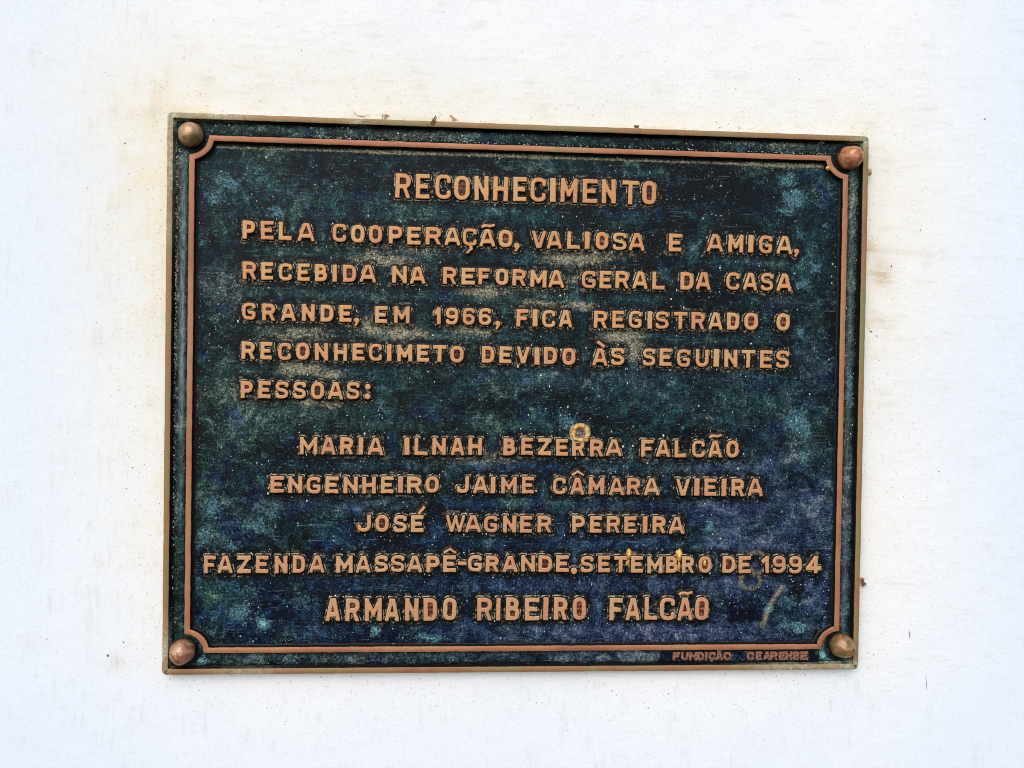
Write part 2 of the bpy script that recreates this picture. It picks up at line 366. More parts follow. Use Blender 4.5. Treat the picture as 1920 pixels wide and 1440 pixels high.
# ---- measured tables (mm in plaque coordinates)
LINES = [
    [('R',-87.6,149.7,10.8,17.4), ('E',-73.7,149.7,9.7,17.4), ('C',-59.4,149.8,10.8,17.4), ('O',-46,149.8,11,17.3), ('N',-32.2,149.8,10,17.3), ('H',-18.5,149.8,10.7,17.3), ('E',-4.7,149.8,9.6,17.2), ('C',8.3,149.8,11.1,17.2), ('I',18.9,149.9,4,17.2), ('M',30.5,149.9,12.1,17.2), ('E',45.7,149.9,10.8,17.1), ('N',59.2,149.9,10.3,17.1), ('T',74.9,149.9,11.7,17), ('O',88.6,150,10.1,17)],
    [('P',-194.2,115.9,8.7,12.9), ('E',-181.6,115.8,8.8,12.9), ('L',-169.2,115.7,9,12.8), ('A',-154.8,115.6,11.5,12.8), ('C',-131.6,115.4,9.5,12.8), ('O',-118.8,115.3,9.4,12.7), ('O',-106.5,115.2,9.4,12.7), ('P',-92.4,115.1,9.6,12.7), ('E',-79.4,115,9.5,12.6), ('R',-65.8,114.9,10.9,12.6), ('A',-52.3,114.8,11,12.6), ('Ç',-40,114.7,9.9,12.6), ('Ã',-27.5,114.6,11.1,12.5), ('O',-14.5,114.5,10,12.5), (',',-6.4,108.8,4.7,6.2), ('V',9.4,114.4,10,12.5), ('A',20.4,114.5,10.8,12.6), ('L',34.4,114.5,9.3,12.6), ('I',44.2,114.6,3.6,12.6), ('O',54.9,114.6,9.2,12.7), ('S',67.7,114.7,9.9,12.7), ('A',80.2,114.7,11.3,12.7), ('E',108.2,114.9,9.3,12.8), ('A',137.6,115,11.8,12.9), ('M',153,115,10.9,12.9), ('I',164.1,115.1,3.7,12.9), ('G',175,115.1,9.6,13), ('A',189.1,115.2,11.6,13), (',',198,109.4,4.1,6.5)],
    [('R',-193.6,87.4,9.3,12.4), ('E',-181.3,87.4,8.3,12.3), ('C',-168.8,87.3,9.1,12.3), ('E',-156.2,87.3,8.5,12.3), ('B',-144,87.3,8.4,12.2), ('I',-134.6,87.2,3.2,12.2), ('D',-124.2,87.2,9.5,12.2), ('A',-111.4,87.2,11.2,12.2), ('N',-89.2,87.1,10.4,12.1), ('A',-76.5,87.1,10.7,12.1), ('R',-53.8,87.1,9.4,12), ('E',-40.7,87,9.6,12), ('F',-29.4,87,8,11.9), ('O',-16.7,87,9.2,11.9), ('R',-4.4,86.9,9.5,11.9), ('M',9.5,86.4,11.7,12.4), ('A',22.4,86.5,11.1,12.5), ('G',45.7,86.7,10.1,12.5), ('E',57.9,86.8,8.7,12.6), ('R',70.1,86.9,9.8,12.6), ('A',83.1,87,11,12.6), ('L',96.6,87.1,9.1,12.7), ('D',117.4,87.3,9.7,12.7), ('A',129.5,87.4,10.7,12.7), ('C',151.3,87.6,9.6,12.8), ('A',164.2,87.7,10.4,12.8), ('S',176.6,87.8,9.1,12.9), ('A',189.4,87.9,11,12.9)],
    [('G',-193.7,58.9,9.1,12), ('R',-180,58.9,9.1,12), ('A',-166.5,58.8,10,12), ('N',-152.5,58.8,8.9,12), ('D',-139.6,58.8,9,12), ('E',-126.8,58.7,8.5,12), (',',-118.9,53.3,4.1,6), ('E',-101.7,58.7,8.6,12.1), ('M',-87.2,58.7,10.9,12.1), ('1',-62.1,58.6,4.6,12.1), ('9',-51.8,58.6,8.8,12.1), ('6',-39.8,58.5,8.5,12.2), ('6',-28.3,58.5,8.9,12.2), (',',-19.2,53,4.2,6.1), ('F',-1.6,58.2,8.4,12.4), ('I',7.5,58.2,3.6,12.4), ('C',17.3,58.2,9.3,12.5), ('A',29.5,58.3,9.5,12.5), ('R',54.8,58.4,9.7,12.5), ('E',67.6,58.4,8.7,12.5), ('G',80,58.4,9.4,12.5), ('I',90.7,58.5,3.4,12.6), ('S',99.7,58.5,9.5,12.6), ('T',113.1,58.6,9.4,12.6), ('R',126.1,58.6,9.7,12.6), ('A',139,58.6,10.3,12.6), ('D',152,58.7,9.2,12.6), ('O',165.4,58.7,10.2,12.7), ('O',189.2,58.8,9.8,12.7)],
    [('R',-193.8,31.5,9.3,12.3), ('E',-181.4,31.5,8,12.3), ('C',-168.7,31.6,9,12.3), ('O',-156.1,31.6,9.2,12.2), ('N',-143.1,31.6,9.2,12.2), ('H',-129.8,31.6,8.9,12.2), ('E',-117.3,31.6,8.5,12.2), ('C',-105.4,31.6,9.2,12.1), ('I',-95.8,31.6,3.3,12.1), ('M',-84.8,31.6,10.6,12.1), ('E',-71.9,31.6,8.6,12.1), ('T',-60.2,31.6,9.4,12), ('O',-47.9,31.6,9.7,12), ('D',-25.7,31.7,8.9,12), ('E',-13.3,31.7,8.6,12), ('V',-0.6,31.7,9.1,11.9), ('I',9.3,31.3,3.7,12.4), ('D',18.9,31.3,9.5,12.4), ('O',32.2,31.3,9.5,12.4), ('À',54.9,31.4,10.7,12.5), ('S',67.6,31.5,9.6,12.5), ('S',90.6,31.5,9,12.6), ('E',102.7,31.6,8.8,12.7), ('G',115.8,31.6,9.5,12.7), ('U',129.6,31.6,9.4,12.7), ('I',140.1,31.7,4.1,12.8), ('N',150.8,31.7,9.6,12.8), ('T',163.7,31.7,9.9,12.9), ('E',177,31.8,8.8,12.9), ('S',189.3,31.8,9.5,12.9)],
    [('P',-194.4,4,8.6,12), ('E',-182.2,4.1,8.6,12), ('S',-170.2,4.2,8.9,12), ('S',-158,4.2,8.9,12), ('O',-145.5,4.3,9.2,12.1), ('A',-133,4.4,10.5,12.1), ('S',-120.7,4.5,9,12.1), (':',-110.5,4.5,4.4,12.1)],
    [('M',-151.3,-34.9,12.1,12.3), ('A',-137.5,-34.8,10.1,12.3), ('R',-124.7,-34.7,9.2,12.3), ('I',-114.8,-34.7,3.3,12.3), ('A',-104.5,-34.6,10.9,12.3), ('I',-82.4,-34.5,3.6,12.3), ('L',-72.4,-34.4,9.3,12.3), ('N',-59.7,-34.3,9.6,12.3), ('A',-46.5,-34.2,9.4,12.3), ('H',-34,-34.2,9.8,12.3), ('B',-9.5,-34,8.7,12.3), ('E',3.2,-33.9,8.5,12.3), ('Z',15.8,-33.8,9.5,12.2), ('E',28.4,-34.2,8.7,12.1), ('R',40.1,-34.2,9,12.2), ('R',53.4,-34.2,9.6,12.2), ('A',66,-34.3,11.3,12.2), ('F',90.4,-34.3,8.9,12.3), ('A',102,-34.3,9.9,12.3), ('L',114.6,-34.3,8.4,12.4), ('C',128,-34.4,9.2,12.4), ('Ã',140.3,-34.4,9.8,12.4), ('O',153.3,-34.4,9.2,12.5)],
    [('E',-172.7,-62.4,9.5,11.8), ('N',-160.2,-62.4,9.7,11.8), ('G',-147.5,-62.3,9.7,11.9), ('E',-134.7,-62.2,9.2,11.9), ('N',-121.6,-62.2,10.1,11.9), ('H',-108.7,-62.1,9.5,11.9), ('E',-96,-62,8.8,11.9), ('I',-86.6,-62,3.6,11.9), ('R',-76.9,-61.9,10.4,12), ('O',-64.2,-61.8,9.4,12), ('J',-42.4,-61.7,8.9,12), ('A',-29.8,-61.7,10.3,12), ('I',-20.8,-61.6,3.3,12), ('M',-9.4,-61.6,11.2,12), ('E',4.2,-61.5,8.6,12.1), ('C',26.8,-61.9,9.2,12.1), ('Â',39.9,-62,10,12.2), ('M',53.8,-62,11.3,12.2), ('A',68.4,-62.1,10.8,12.3), ('R',80.9,-62.1,9.7,12.3), ('A',94.1,-62.2,10.8,12.4), ('V',117.2,-62.2,9.7,12.5), ('I',127.4,-62.3,3.8,12.5), ('E',137.4,-62.3,8.9,12.6), ('I',147.4,-62.4,3.5,12.6), ('R',157.7,-62.4,9.5,12.7), ('A',170.7,-62.4,10.8,12.7)],
    [('J',-111.8,-89.6,9.5,12.1), ('O',-99.2,-89.6,9.5,12.1), ('S',-86.5,-89.6,9.3,12.1), ('É',-74.4,-89.6,8.9,12.1), ('W',-47.2,-89.6,13.8,12.1), ('A',-34.8,-89.6,11.3,12.1), ('G',-22.1,-89.6,9.5,12.1), ('N',-8.5,-89.6,9.5,12.1), ('E',3.3,-89.6,8.6,12.1), ('R',16.5,-89.5,9.9,12.1), ('P',41.2,-89.5,9.3,12.1), ('E',53.8,-89.5,8.5,12.1), ('R',66.5,-89.5,9.6,12), ('E',78.9,-89.5,8.8,12), ('I',89.8,-89.8,3.4,12.1), ('R',99.9,-89.8,9.5,12.1), ('A',113,-89.9,10.9,12.2)],
    [('F',-218.5,-118.9,8,12.3), ('A',-208.1,-118.8,10.2,12.3), ('Z',-195,-118.8,9.2,12.3), ('E',-182.6,-118.7,8.6,12.2), ('N',-169.4,-118.7,8.9,12.2), ('D',-157.1,-118.6,8.6,12.2), ('A',-144.5,-118.6,10.5,12.1), ('M',-125.2,-118.5,11.6,12.1), ('A',-112.1,-118.4,10.2,12), ('S',-99.4,-118.4,9.3,12), ('S',-87.8,-118.3,9.5,12), ('A',-75.8,-118.3,10.5,11.9), ('P',-62.8,-118.2,9.3,11.9), ('Ê',-51.1,-118.2,9.2,11.9), ('-',-42.1,-118.1,6.1,2.6), ('G',-33,-118.1,10,11.8), ('R',-20.6,-118.1,9.4,11.7), ('A',-7.8,-118.1,10.6,11.8), ('N',5.2,-118.2,10.2,11.8), ('D',17.6,-118.3,9.8,11.9), ('E',30,-118.3,9.2,11.9), ('.',38.4,-123,5.1,4.5), ('S',47.9,-118.4,9.2,12), ('E',60.3,-118.5,8.7,12), ('T',72.4,-118.6,9.3,12), ('E',84.3,-118.6,8.8,12.1), ('M',97.5,-118.7,11.2,12.1), ('B',110,-118.7,8.8,12.1), ('R',121.8,-118.7,8.8,12.2), ('O',134.5,-118.7,9.5,12.3), ('D',152.2,-118.7,9.5,12.4), ('E',164,-118.7,9.1,12.5), ('1',179.2,-118.7,5.6,12.6), ('9',189.6,-118.6,9.4,12.7), ('9',201.9,-118.6,9.3,12.8), ('4',215.4,-118.6,11.3,12.8)],
    [('A',-133,-151,10.1,16.1), ('R',-119.2,-150.9,9.8,16.1), ('M',-104.6,-150.9,12,16.2), ('A',-91.3,-150.9,9.9,16.2), ('N',-77.4,-150.9,9.5,16.2), ('D',-64.3,-150.8,9.6,16.2), ('O',-50.5,-150.8,9.6,16.2), ('R',-25.6,-150.8,10.6,16.3), ('I',-15.7,-150.8,3,16.3), ('B',-5.4,-150.7,9.8,16.3), ('E',8.6,-150.7,10.4,16.3), ('I',18.5,-150.7,3.7,16.3), ('R',29.2,-150.7,9.8,16.3), ('O',42.8,-150.7,9.6,16.3), ('F',69.6,-150.9,9.6,16.1), ('A',81.9,-150.9,10.2,16.2), ('L',95.2,-150.9,9.4,16.3), ('C',107.2,-150.9,11,16.4), ('Ã',120.2,-150.9,10.8,16.6), ('O',132.6,-150.9,9.9,16.7)],
    [('F',114.6,-185.7,5.4,6.1), ('U',120.8,-185.7,5.7,6.2), ('N',126.9,-185.7,5.8,6.2), ('D',132.6,-185.7,5.1,6.2), ('I',136.7,-185.8,1.9,6.2), ('Ç',141,-185.8,5.4,6.2), ('Ã',146.4,-185.8,5.4,6.2), ('O',152.4,-185.8,6.3,6.2), ('C',169.6,-185.8,5.4,6.3), ('E',175.9,-185.9,4.8,6.3), ('A',182,-185.9,5.2,6.3), ('R',187.2,-185.9,5.6,6.3), ('E',193.2,-185.9,5,6.3), ('N',198.4,-185.9,5.2,6.3), ('S',203.8,-185.9,5.3,6.4), ('E',209.9,-185.9,5.9,6.4)],
]
VERD = [(183, -151, 1.9, 3.4, 1.35), (-209, 149, 7.6, 5.3, 0.8), (-218, 139, 6.9, 5.3, 0.7), (-176, 130, 7.6, 5.3, 0.8), (-229, 108, 3.8, 6.1, 0.5), (191, 162, 6.1, 5.3, 0.9), (198, 150, 8.4, 5.3, 1), (193, 141, 6.9, 3.8, 0.8), (219, 130, 3.8, 4.6, 0.6), (213, 101, 6.9, 5.3, 0.8), (204, 88, 4.6, 3.8, 0.9), (203, 50, 3.8, 4.6, 0.8), (202, -14, 8.4, 9.9, 0.9), (209, -22, 3.8, 4.6, 0.9), (207, -37, 5.3, 7.6, 0.6), (137, -92, 4.2, 4.2, 1.2), (207, -166, 5.3, 4.6, 1.2), (196, -165, 8.4, 4.6, 0.7), (199, -146, 8.4, 4.6, 0.5), (-197, -153, 6.9, 6.9, 0.9), (-183, -160, 4.6, 3.8, 1.5), (-219, -80, 8.4, 8.4, 0.7), (-223, -97, 6.9, 9.9, 0.6), (-188, -91, 9.9, 6.1, 0.8), (-177, -82, 7.6, 6.1, 0.6), (-206, -105, 6.1, 5.3, 0.6), (-103, -166, 3.1, 3.4, 1.3), (-66, -171, 9.9, 2.3, 1.0), (-195, -139, 11.5, 7.6, 0.5), (-157, -146, 11.5, 5.3, 0.5), (31, -16, 8.4, 6.1, 0.7), (-41, 159, 15.3, 3.8, 0.5), (-22, 135, 7.6, 3.8, 0.7), (57, 50, 11.5, 7.6, 0.4), (-109, 136, 15.3, 9.2, 0.4), (-139, 148, 11.5, 11.5, 0.35), (171, 21, 19.1, 7.6, 0.4), (104, 5, 22.9, 7.6, 0.35), (7, 19, 19.1, 6.1, 0.35), (-157, -169, 15.3, 5.3, 0.4), (159, -167, 15.3, 4.6, 0.35), (-226, -187, 6.1, 3.4, 1.4), (227, -184, 6.1, 7.6, 1.5), (165, -180, 30.5, 2.3, 0.9), (240, 14, 3.8, 15.3, 0.8), (217, -74, 7.6, 7.6, 0.4), (-216, -169, 11.5, 5.3, 0.5)]
DARK = [(137, 164, 21.0, 9.2, 1), (121, 151, 15.3, 8.4, 0.9), (155, 156, 11.5, 9.9, 1), (94, 178, 34.4, 6.9, 0.9), (-183, 134, 6.9, 5.3, 0.9), (-41, 168, 22.9, 6.1, 0.8), (107, 127, 11.5, 8.4, 1), (89, 109, 13.0, 9.9, 1), (38, 134, 19.1, 7.6, 0.5), (163, -156, 11.5, 5.3, 1.1), (155, -149, 5.3, 5.3, 1), (205, -139, 3.1, 6.1, 1.2), (54, -17, 13.7, 6.9, 0.9), (119, 77, 13.0, 7.6, 0.8), (141, 76, 11.5, 6.1, 0.8), (-203, 37, 8.4, 6.9, 0.7), (-20, -3, 22.9, 6.1, 0.6), (27, 0, 22.9, 5.3, 0.6), (-159, -40, 22.9, 7.6, 0.5), (125, -22, 15.3, 4.6, 0.9), (191, 45, 4.6, 9.2, 0.5), (-131, 160, 26.7, 11.5, 0.6), (-190, 109, 11.5, 22.9, 0.4), (74, 191, 22.9, 3.8, 0.9), (121, 187, 15.3, 3.4, 0.9), (-172, -146, 11.5, 11.5, 0.4), (-90, -101, 15.3, 5.3, 0.6), (-142, -181, 11.5, 3.1, 0.5), (-222, 45, 7.6, 11.5, 0.5), (-225, -30, 5.3, 11.5, 0.4), (227, 61, 5.3, 15.3, 0.6), (161, 130, 19.1, 5.3, 0.5), (-108, -173, 19.1, 5.3, 0.4), (205, -57, 11.5, 7.6, 0.4)]
DUST = [(-112, 98, 11.5, 4.6, 0.7), (-95, 97, 15.3, 4.6, 0.9), (-160, 91, 19.1, 3.8, 0.4), (-30, 77, 15.3, 4.6, 0.9), (36, 104, 22.9, 6.9, 0.9), (44, 88, 19.1, 4.6, 0.7), (-104, 51, 19.1, 6.1, 0.8), (-85, 46, 15.3, 4.6, 0.9), (-36, 49, 19.1, 4.6, 0.7), (10, 67, 15.3, 3.8, 0.8), (72, 47, 13.7, 5.3, 1), (41, 67, 9.9, 3.1, 0.8), (-156, 20, 13.7, 5.3, 1), (-141, 16, 15.3, 3.1, 0.8), (-144, -4, 15.3, 3.8, 0.9), (-122, 0, 13.7, 4.6, 0.8), (-160, 43, 26.7, 6.1, 0.6), (80, 37, 7.6, 6.9, 0.9), (6, 80, 19.1, 4.6, 0.6), (132, 25, 42.0, 2.3, 0.6), (186, 76, 15.3, 5.3, 0.3), (-102, 176, 30.5, 3.1, 0.4), (-15, 177, 34.4, 2.7, 0.7), (64, 108, 19.1, 7.6, 0.5), (-211, 75, 19.1, 15.3, 0.35), (-200, 1, 26.7, 11.5, 0.35), (-30, -43, 42.0, 5.3, 0.45), (78, -40, 38.2, 3.8, 0.4), (-78, 105, 22.9, 5.3, 0.5), (180, 175, 30.5, 3.8, 0.5), (184, 190, 42.0, 3.4, 0.7), (-90, 185, 45.8, 3.1, 0.6), (-191, 182, 30.5, 3.1, 0.2), (241, 148, 4.6, 22.9, 0.6), (241, 93, 4.6, 22.9, 0.5), (241, 54, 4.6, 22.9, 0.4), (-242, 89, 3.8, 45.8, 0.25), (-142, -186, 64.9, 3.4, 0.4), (109, -50, 22.9, 4.6, 0.3), (59, -81, 22.9, 4.6, 0.3), (-241, 134, 2.3, 30.5, 0.5)]
VIOL = [(107, -170, 126.0, 15.3, 0.9), (87, -139, 99.2, 19.1, 0.7), (186, -120, 57.3, 34.4, 0.8), (157, -69, 76.3, 22.9, 0.7), (206, -88, 30.5, 45.8, 0.6), (67, -93, 61.1, 11.5, 0.4), (211, 22, 22.9, 22.9, 0.3), (-219, 75, 19.1, 19.1, 0.25), (116, 20, 95.4, 11.5, 0.25), (-29, -166, 57.3, 11.5, 0.4), (10, -189, 160.3, 5.3, 0.6), (244, -116, 5.3, 61.1, 0.5), (-11, -51, 114.5, 7.6, 0.3), (-128, -76, 99.2, 7.6, 0.25)]
SCR = [(193, -135), (187, -144), (183, -151), (179, -164)]
SPECKS = [(-281.3, 175.2, 5, 3), (-278.2, 153.7, 3, 2), (-274.2, -51.7, 4, 3), (-268.8, -78.1, 3, 2), (-279.3, -174.9, 4, 3), (-331.5, -172.3, 3, 3), (-362.2, -14.4, 2, 1), (258.1, 53.5, 6, 4), (262.3, 50.4, 3, 3), (272.7, 102.3, 3, 5), (294.7, 129.8, 2, 5), (262.9, 119.5, 2, 2), (312.7, -49.9, 3, 3), (342.4, 213.6, 4, 4), (287.9, 288.8, 1, 3), (292.6, -172.4, 1, 7), (306.3, -208.8, 0.7, 14), (232.7, -221.8, 3, 2), (152.8, -201.1, 2, 3), (68.8, -212.6, 3, 3), (96.0, -225.5, 3, 3), (110.5, -215.0, 3, 3), (-67.2, -215.2, 3, 2), (2.6, -222.5, 2, 2), (-11.9, -216.9, 2, 2), (97.4, -259.9, 2, 2), (-289.9, -184.2, 5, 6), (-179.1, -222.9, 3, 1), (-317.6, 41.8, 2, 2), (-278.1, -66.5, 3, 2), (169.5, 227.9, 2, 1), (141.3, 200.4, 4, 2), (241.1, 204.2, 1, 8), (271.1, -171.5, 2, 2), (178.4, -257.1, 2, 2), (-338.9, 235.1, 2, 1), (35.7, -235.4, 2, 2), (-251.9, 265.4, 2, 1), (-241.4, 236.3, 2, 2), (-160.5, 244.4, 2, 4), (288.8, 284.1, 1, 3)]
RING = [(173, -118), (169, -131)]

# ------------------------------------------------------------------ geometry constants (mm, plaque coordinates)
W2, H2 = 250.0, 195.6           # half size over the outer rim
Z_WALL = -6.6
GREEN = [(-205, 0, 34, 90, .9), (-150, -10, 60, 14, .7), (-120, 50, 90, 24, .4), (-190, -60, 40, 30, .5), (0, 175, 220, 6, .6)]
BLUE = [(0, -120, 230, 60, .7), (-150, -165, 80, 18, 1), (-60, -160, 60, 20, .8), (-190, -120, 24, 24, .4), (130, -168, 60, 10, .6), (205, -60, 10, 60, .4), (20, -120, 60, 12, .5)]
Z_FIELD = -3.7
LET_H = 2.3                     # how far the letters stand out of the field
SQX, SQY, SQR = 233.1, 178.6, 15.25   # centre line of the inner border and radius of its notched corners

def blob_sum(X, Y, blobs, seed):
    s = np.zeros_like(X)
    wx = X + 4.0 * fnoise(X / 9, Y / 9, seed); wy = Y + 4.0 * fnoise(X / 9, Y / 9, seed + 5)
    for x, y, rx, ry, k in blobs:
        q = ((wx - x) / rx) ** 2 + ((wy - y) / ry) ** 2
        s = np.maximum(s, k * np.exp(-0.7 * q))
    return s

# ------------------------------------------------------------------ wall
def axis(lim, step, far):
    a = list(np.arange(0, lim, step)); d = step
    while a[-1] < far: d *= 1.25; a.append(a[-1] + d)
    a = np.array(a); return np.concatenate([-a[:0:-1], a])
xs = axis(440, 3.0, 2200); ys = axis(330, 3.0, 2200)
ys = ys[ys > -BASE_H * 1000]
X, Y = np.meshgrid(xs, ys)
dx = np.maximum(np.abs(X) - W2, 0); dy = np.maximum(np.abs(Y) - H2, 0)
dist = np.hypot(dx, dy)
wz = Z_WALL - 0.25 + 0.3 * fnoise(X / 90, Y / 90, 3) + 0.12 * fnoise(X / 14, Y / 14, 4)
near = np.exp(-dist / 38)
wn_ = 0.5 + 0.5 * fnoise(X / 50, Y / 50, 8)
g = lambda cx, cy, r1, r2: np.exp(-((X - cx) / r1) ** 2 - ((Y - cy) / r2) ** 2)
stain = 0.85 * np.exp(-dist / 34) * (0.35 + wn_) * (Y > -H2 - 4) * np.clip((Y + 260) / 300, 0.15, 1)
stain += 0.5 * g(-262, 150, 42, 70) + 0.22 * g(-270, 20, 45, 170) + 0.28 * g(-130, 214, 150, 26) + 0.22 * g(275, 150, 40, 60) + 0.14 * g(-260, 220, 150, 70)
smudge = 0.75 * g(266, 96, 9, 9) + 0.35 * g(262, 113, 14, 5) + 0.25 * g(290, 112, 14, 2.5) + 0.5 * g(256, 116, 5, 4) + 0.35 * g(-284, -190, 6, 7) + 0.3 * g(-100, 199, 80, 2.6) + 0.3 * g(120, 197, 90, 2.5) + 0.35 * g(-245, 198, 30, 3) + 0.25 * g(262, 60, 10, 6) + 0.22 * g(-31, -214, 1.6, 8) + 0.2 * g(252, -150, 5, 40) + 0.25 * g(-252, 60, 3, 120)
smudge *= 0.6 + 0.8 * wn_
cool = np.clip((np.abs(X - 20) - 255) / 110, 0, 1) * 0.7 + np.clip((X - 290) / 80, 0, 1) * 0.2 + np.clip((-Y - 190) / 80, 0, 1) * 0.5
vert = np.where((X < -W2) | (Y < -H2 - 10), 0.25, -0.2)
me = grid_mesh('wall', xs, ys, wz, attrs=dict(stain=stain, nearp=near, smudge=np.clip(smudge, 0, 1), cool=np.clip(cool, 0, 1), vert=vert))
root_z = Matrix.Rotation(math.radians(90), 4, 'X')
wall = obj('wall', me, M_WALL)
wall.matrix_world = TO_WORLD
wall['label'] = 'smooth white painted wall behind the plaque, yellowed and speckled around it'
wall['kind'] = 'structure'

def specks(name, pts, mat, z0, parent=None):
    """many tiny irregular crumbs joined into one mesh; pts: x, y, rx, ry (mm)"""
    V = []; F = []
    for (x, y, rx, ry) in pts:
        b = len(V); n = 6; a0 = random.random() * 6.28; hz = min(rx, ry) * random.uniform(0.5, 0.9)
        zz = z0(x, y) if callable(z0) else z0
        for i in range(n):
            a = a0 + i * 6.283 / n; k = random.uniform(0.65, 1.15)
            V.append((x + rx * k * math.cos(a), y + ry * k * math.sin(a), zz - 0.08))
        for i in range(n):
            a = a0 + (i + 0.5) * 6.283 / n; k = random.uniform(0.4, 0.65)
            V.append((x + rx * k * math.cos(a), y + ry * k * math.sin(a), zz + hz * random.uniform(0.6, 0.9)))
        V.append((x, y, zz + hz))
        for i in range(n):
            j = (i + 1) % n
            F += [(b + i, b + j, b + n + i), (b + j, b + n + j, b + n + i), (b + n + i, b + n + j, b + 2 * n)]
    return obj(name, make_mesh(name, V, F), mat, parent)

def plain(name, cols, rough=0.8, size=1.2, spec=0.2, bump=0.2):
    n = NT(name); a = n.noise(size, 4, 0.7, seed=sum(map(ord, name)) % 90)
    c = n.ramp(a, [(0.35 + 0.3 * i / max(1, len(cols) - 1), q) for i, q in enumerate(cols)])
    return n.done(c, rough, 0.0, spec, n.bump(a, bump, 0.8))
M_CRUMB = plain('brown_crumb', [srgb(88, 62, 48), srgb(140, 112, 92)])
M_GRIT = plain('pale_grit', [srgb(176, 172, 148), srgb(232, 232, 222)])
M_LIME = plain('lime_crumb', [srgb(96, 84, 60), srgb(168, 152, 116), srgb(214, 206, 184)])
M_MUD = plain('pale_dried_mud', [srgb(150, 96, 40), srgb(206, 164, 96), srgb(214, 208, 182)], size=3.0, bump=0.5)
M_MUDC = plain('grey_mud_core', [srgb(54, 34, 28), srgb(116, 98, 86), srgb(196, 186, 168)], size=1.3, bump=0.6)
M_RESIN = plain('yellow_residue', [srgb(176, 112, 44), srgb(222, 166, 74), srgb(226, 196, 130)], rough=0.35, size=2.0, spec=0.5)
M_STRAW = plain('dry_straw', [srgb(150, 116, 74), srgb(206, 176, 128)], size=3.0)
M_BROWNFLUFF = plain('brown_fibre', [srgb(104, 72, 42), srgb(156, 116, 76)], size=2.0)

pts = [(x, y, a / 2.62 * 0.5, b / 2.62 * 0.5) for x, y, a, b in SPECKS]
for i in range(900):
    side = random.random()
    d = random.expovariate(1 / 22.0)
    if side < 0.3: x, y = -W2 - 1 - d, random.uniform(-H2, H2 + 30)
    elif side < 0.52: x, y = random.uniform(-W2, W2), H2 + 1.5 + d * 0.8
    elif side < 0.78: x, y = W2 + 1 + d * 0.9, random.uniform(-H2 - 20, H2 + 30)
    else: x, y = random.uniform(-W2, W2), -H2 - 2 - d
    r = random.uniform(0.12, 0.36)
    pts.append((x, y, r * random.uniform(0.7, 1.4), r * random.uniform(0.7, 1.6)))
for i in range(130):
    x, y = random.uniform(-400, 400), random.uniform(-310, 310)
    if abs(x) > W2 + 4 or abs(y) > H2 + 4:
        r = random.uniform(0.1, 0.3); pts.append((x, y, r, r * random.uniform(0.7, 2)))
wall_z = lambda x, y: float(Z_WALL - 0.25 + 0.3 * fnoise(np.array(x / 90), np.array(y / 90), 3) + 0.12 * fnoise(np.array(x / 14), np.array(y / 14), 4))
sp = specks('dirt_specks', pts, M_CRUMB, wall_z)
sp.matrix_world = TO_WORLD
sp['kind'] = 'stuff'; sp['label'] = 'tiny brown dirt specks scattered over the white wall'; sp['category'] = 'dirt'

# ------------------------------------------------------------------ plaque root
plaque = bpy.data.objects.new('plaque', None)
COL.objects.link(plaque)
plaque.matrix_world = TO_WORLD @ Matrix.Translation((0, 0, Z_WALL * MM))
plaque['label'] = 'rectangular weathered bronze dedication plaque with raised copper lettering on the white wall'
plaque['category'] = 'plaque'
OFF = (0, 0, -Z_WALL)            # children are modelled in plaque coordinates

# ------------------------------------------------------------------ swept borders
def notched_path(x, y, r, step=1.6):
    """closed path, counter-clockwise, with concave quarter-round corners of radius r about the corner (corner = x+1.9, y+1.9)"""
    pts = []
    def line(a, b):
        n = max(2, int(math.dist(a, b) / step))
        for i in range(n): pts.append((a[0] + (b[0] - a[0]) * i / n, a[1] + (b[1] - a[1]) * i / n))
    def arc(cx, cy, a0, a1):
        n = 14
        for i in range(n): a = math.radians(a0 + (a1 - a0) * i / n); pts.append((cx + r * math.cos(a), cy + r * math.sin(a)))
    k = 1.9; q = math.sqrt(r * r - k * k)
    al = math.degrees(math.asin(k / r))
    X1, Y1 = x + k, y + k
    line((x, -Y1 + q), (x, Y1 - q)); arc(X1, Y1, 270 - al, 180 + al)
    line((X1 - q, y), (-X1 + q, y)); arc(-X1, Y1, 0 - al, -90 + al)
    line((-x, Y1 - q), (-x, -Y1 + q)); arc(-X1, -Y1, 90 - al, 0 + al)
    line((-X1 + q, -y), (X1 - q, -y)); arc(X1, -Y1, 180 - al, 90 + al)
    return pts

def rect_path(x, y, r, step=1.6):
    pts = []
    def line(a, b):
        n = max(2, int(math.dist(a, b) / step))
        for i in range(n): pts.append((a[0] + (b[0] - a[0]) * i / n, a[1] + (b[1] - a[1]) * i / n))
    def arc(cx, cy, a0):
        for i in range(5): a = math.radians(a0 + 90 * i / 5); pts.append((cx + r * math.cos(a), cy + r * math.sin(a)))
    line((x, -y + r), (x, y - r)); arc(x - r, y - r, 0)
    line((x - r, y), (-x + r, y)); arc(-x + r, y - r, 90)
    line((-x, y - r), (-x, -y + r)); arc(-x + r, -y + r, 180)
    line((-x + r, -y), (x - r, -y)); arc(x - r, -y + r, 270)
    return pts

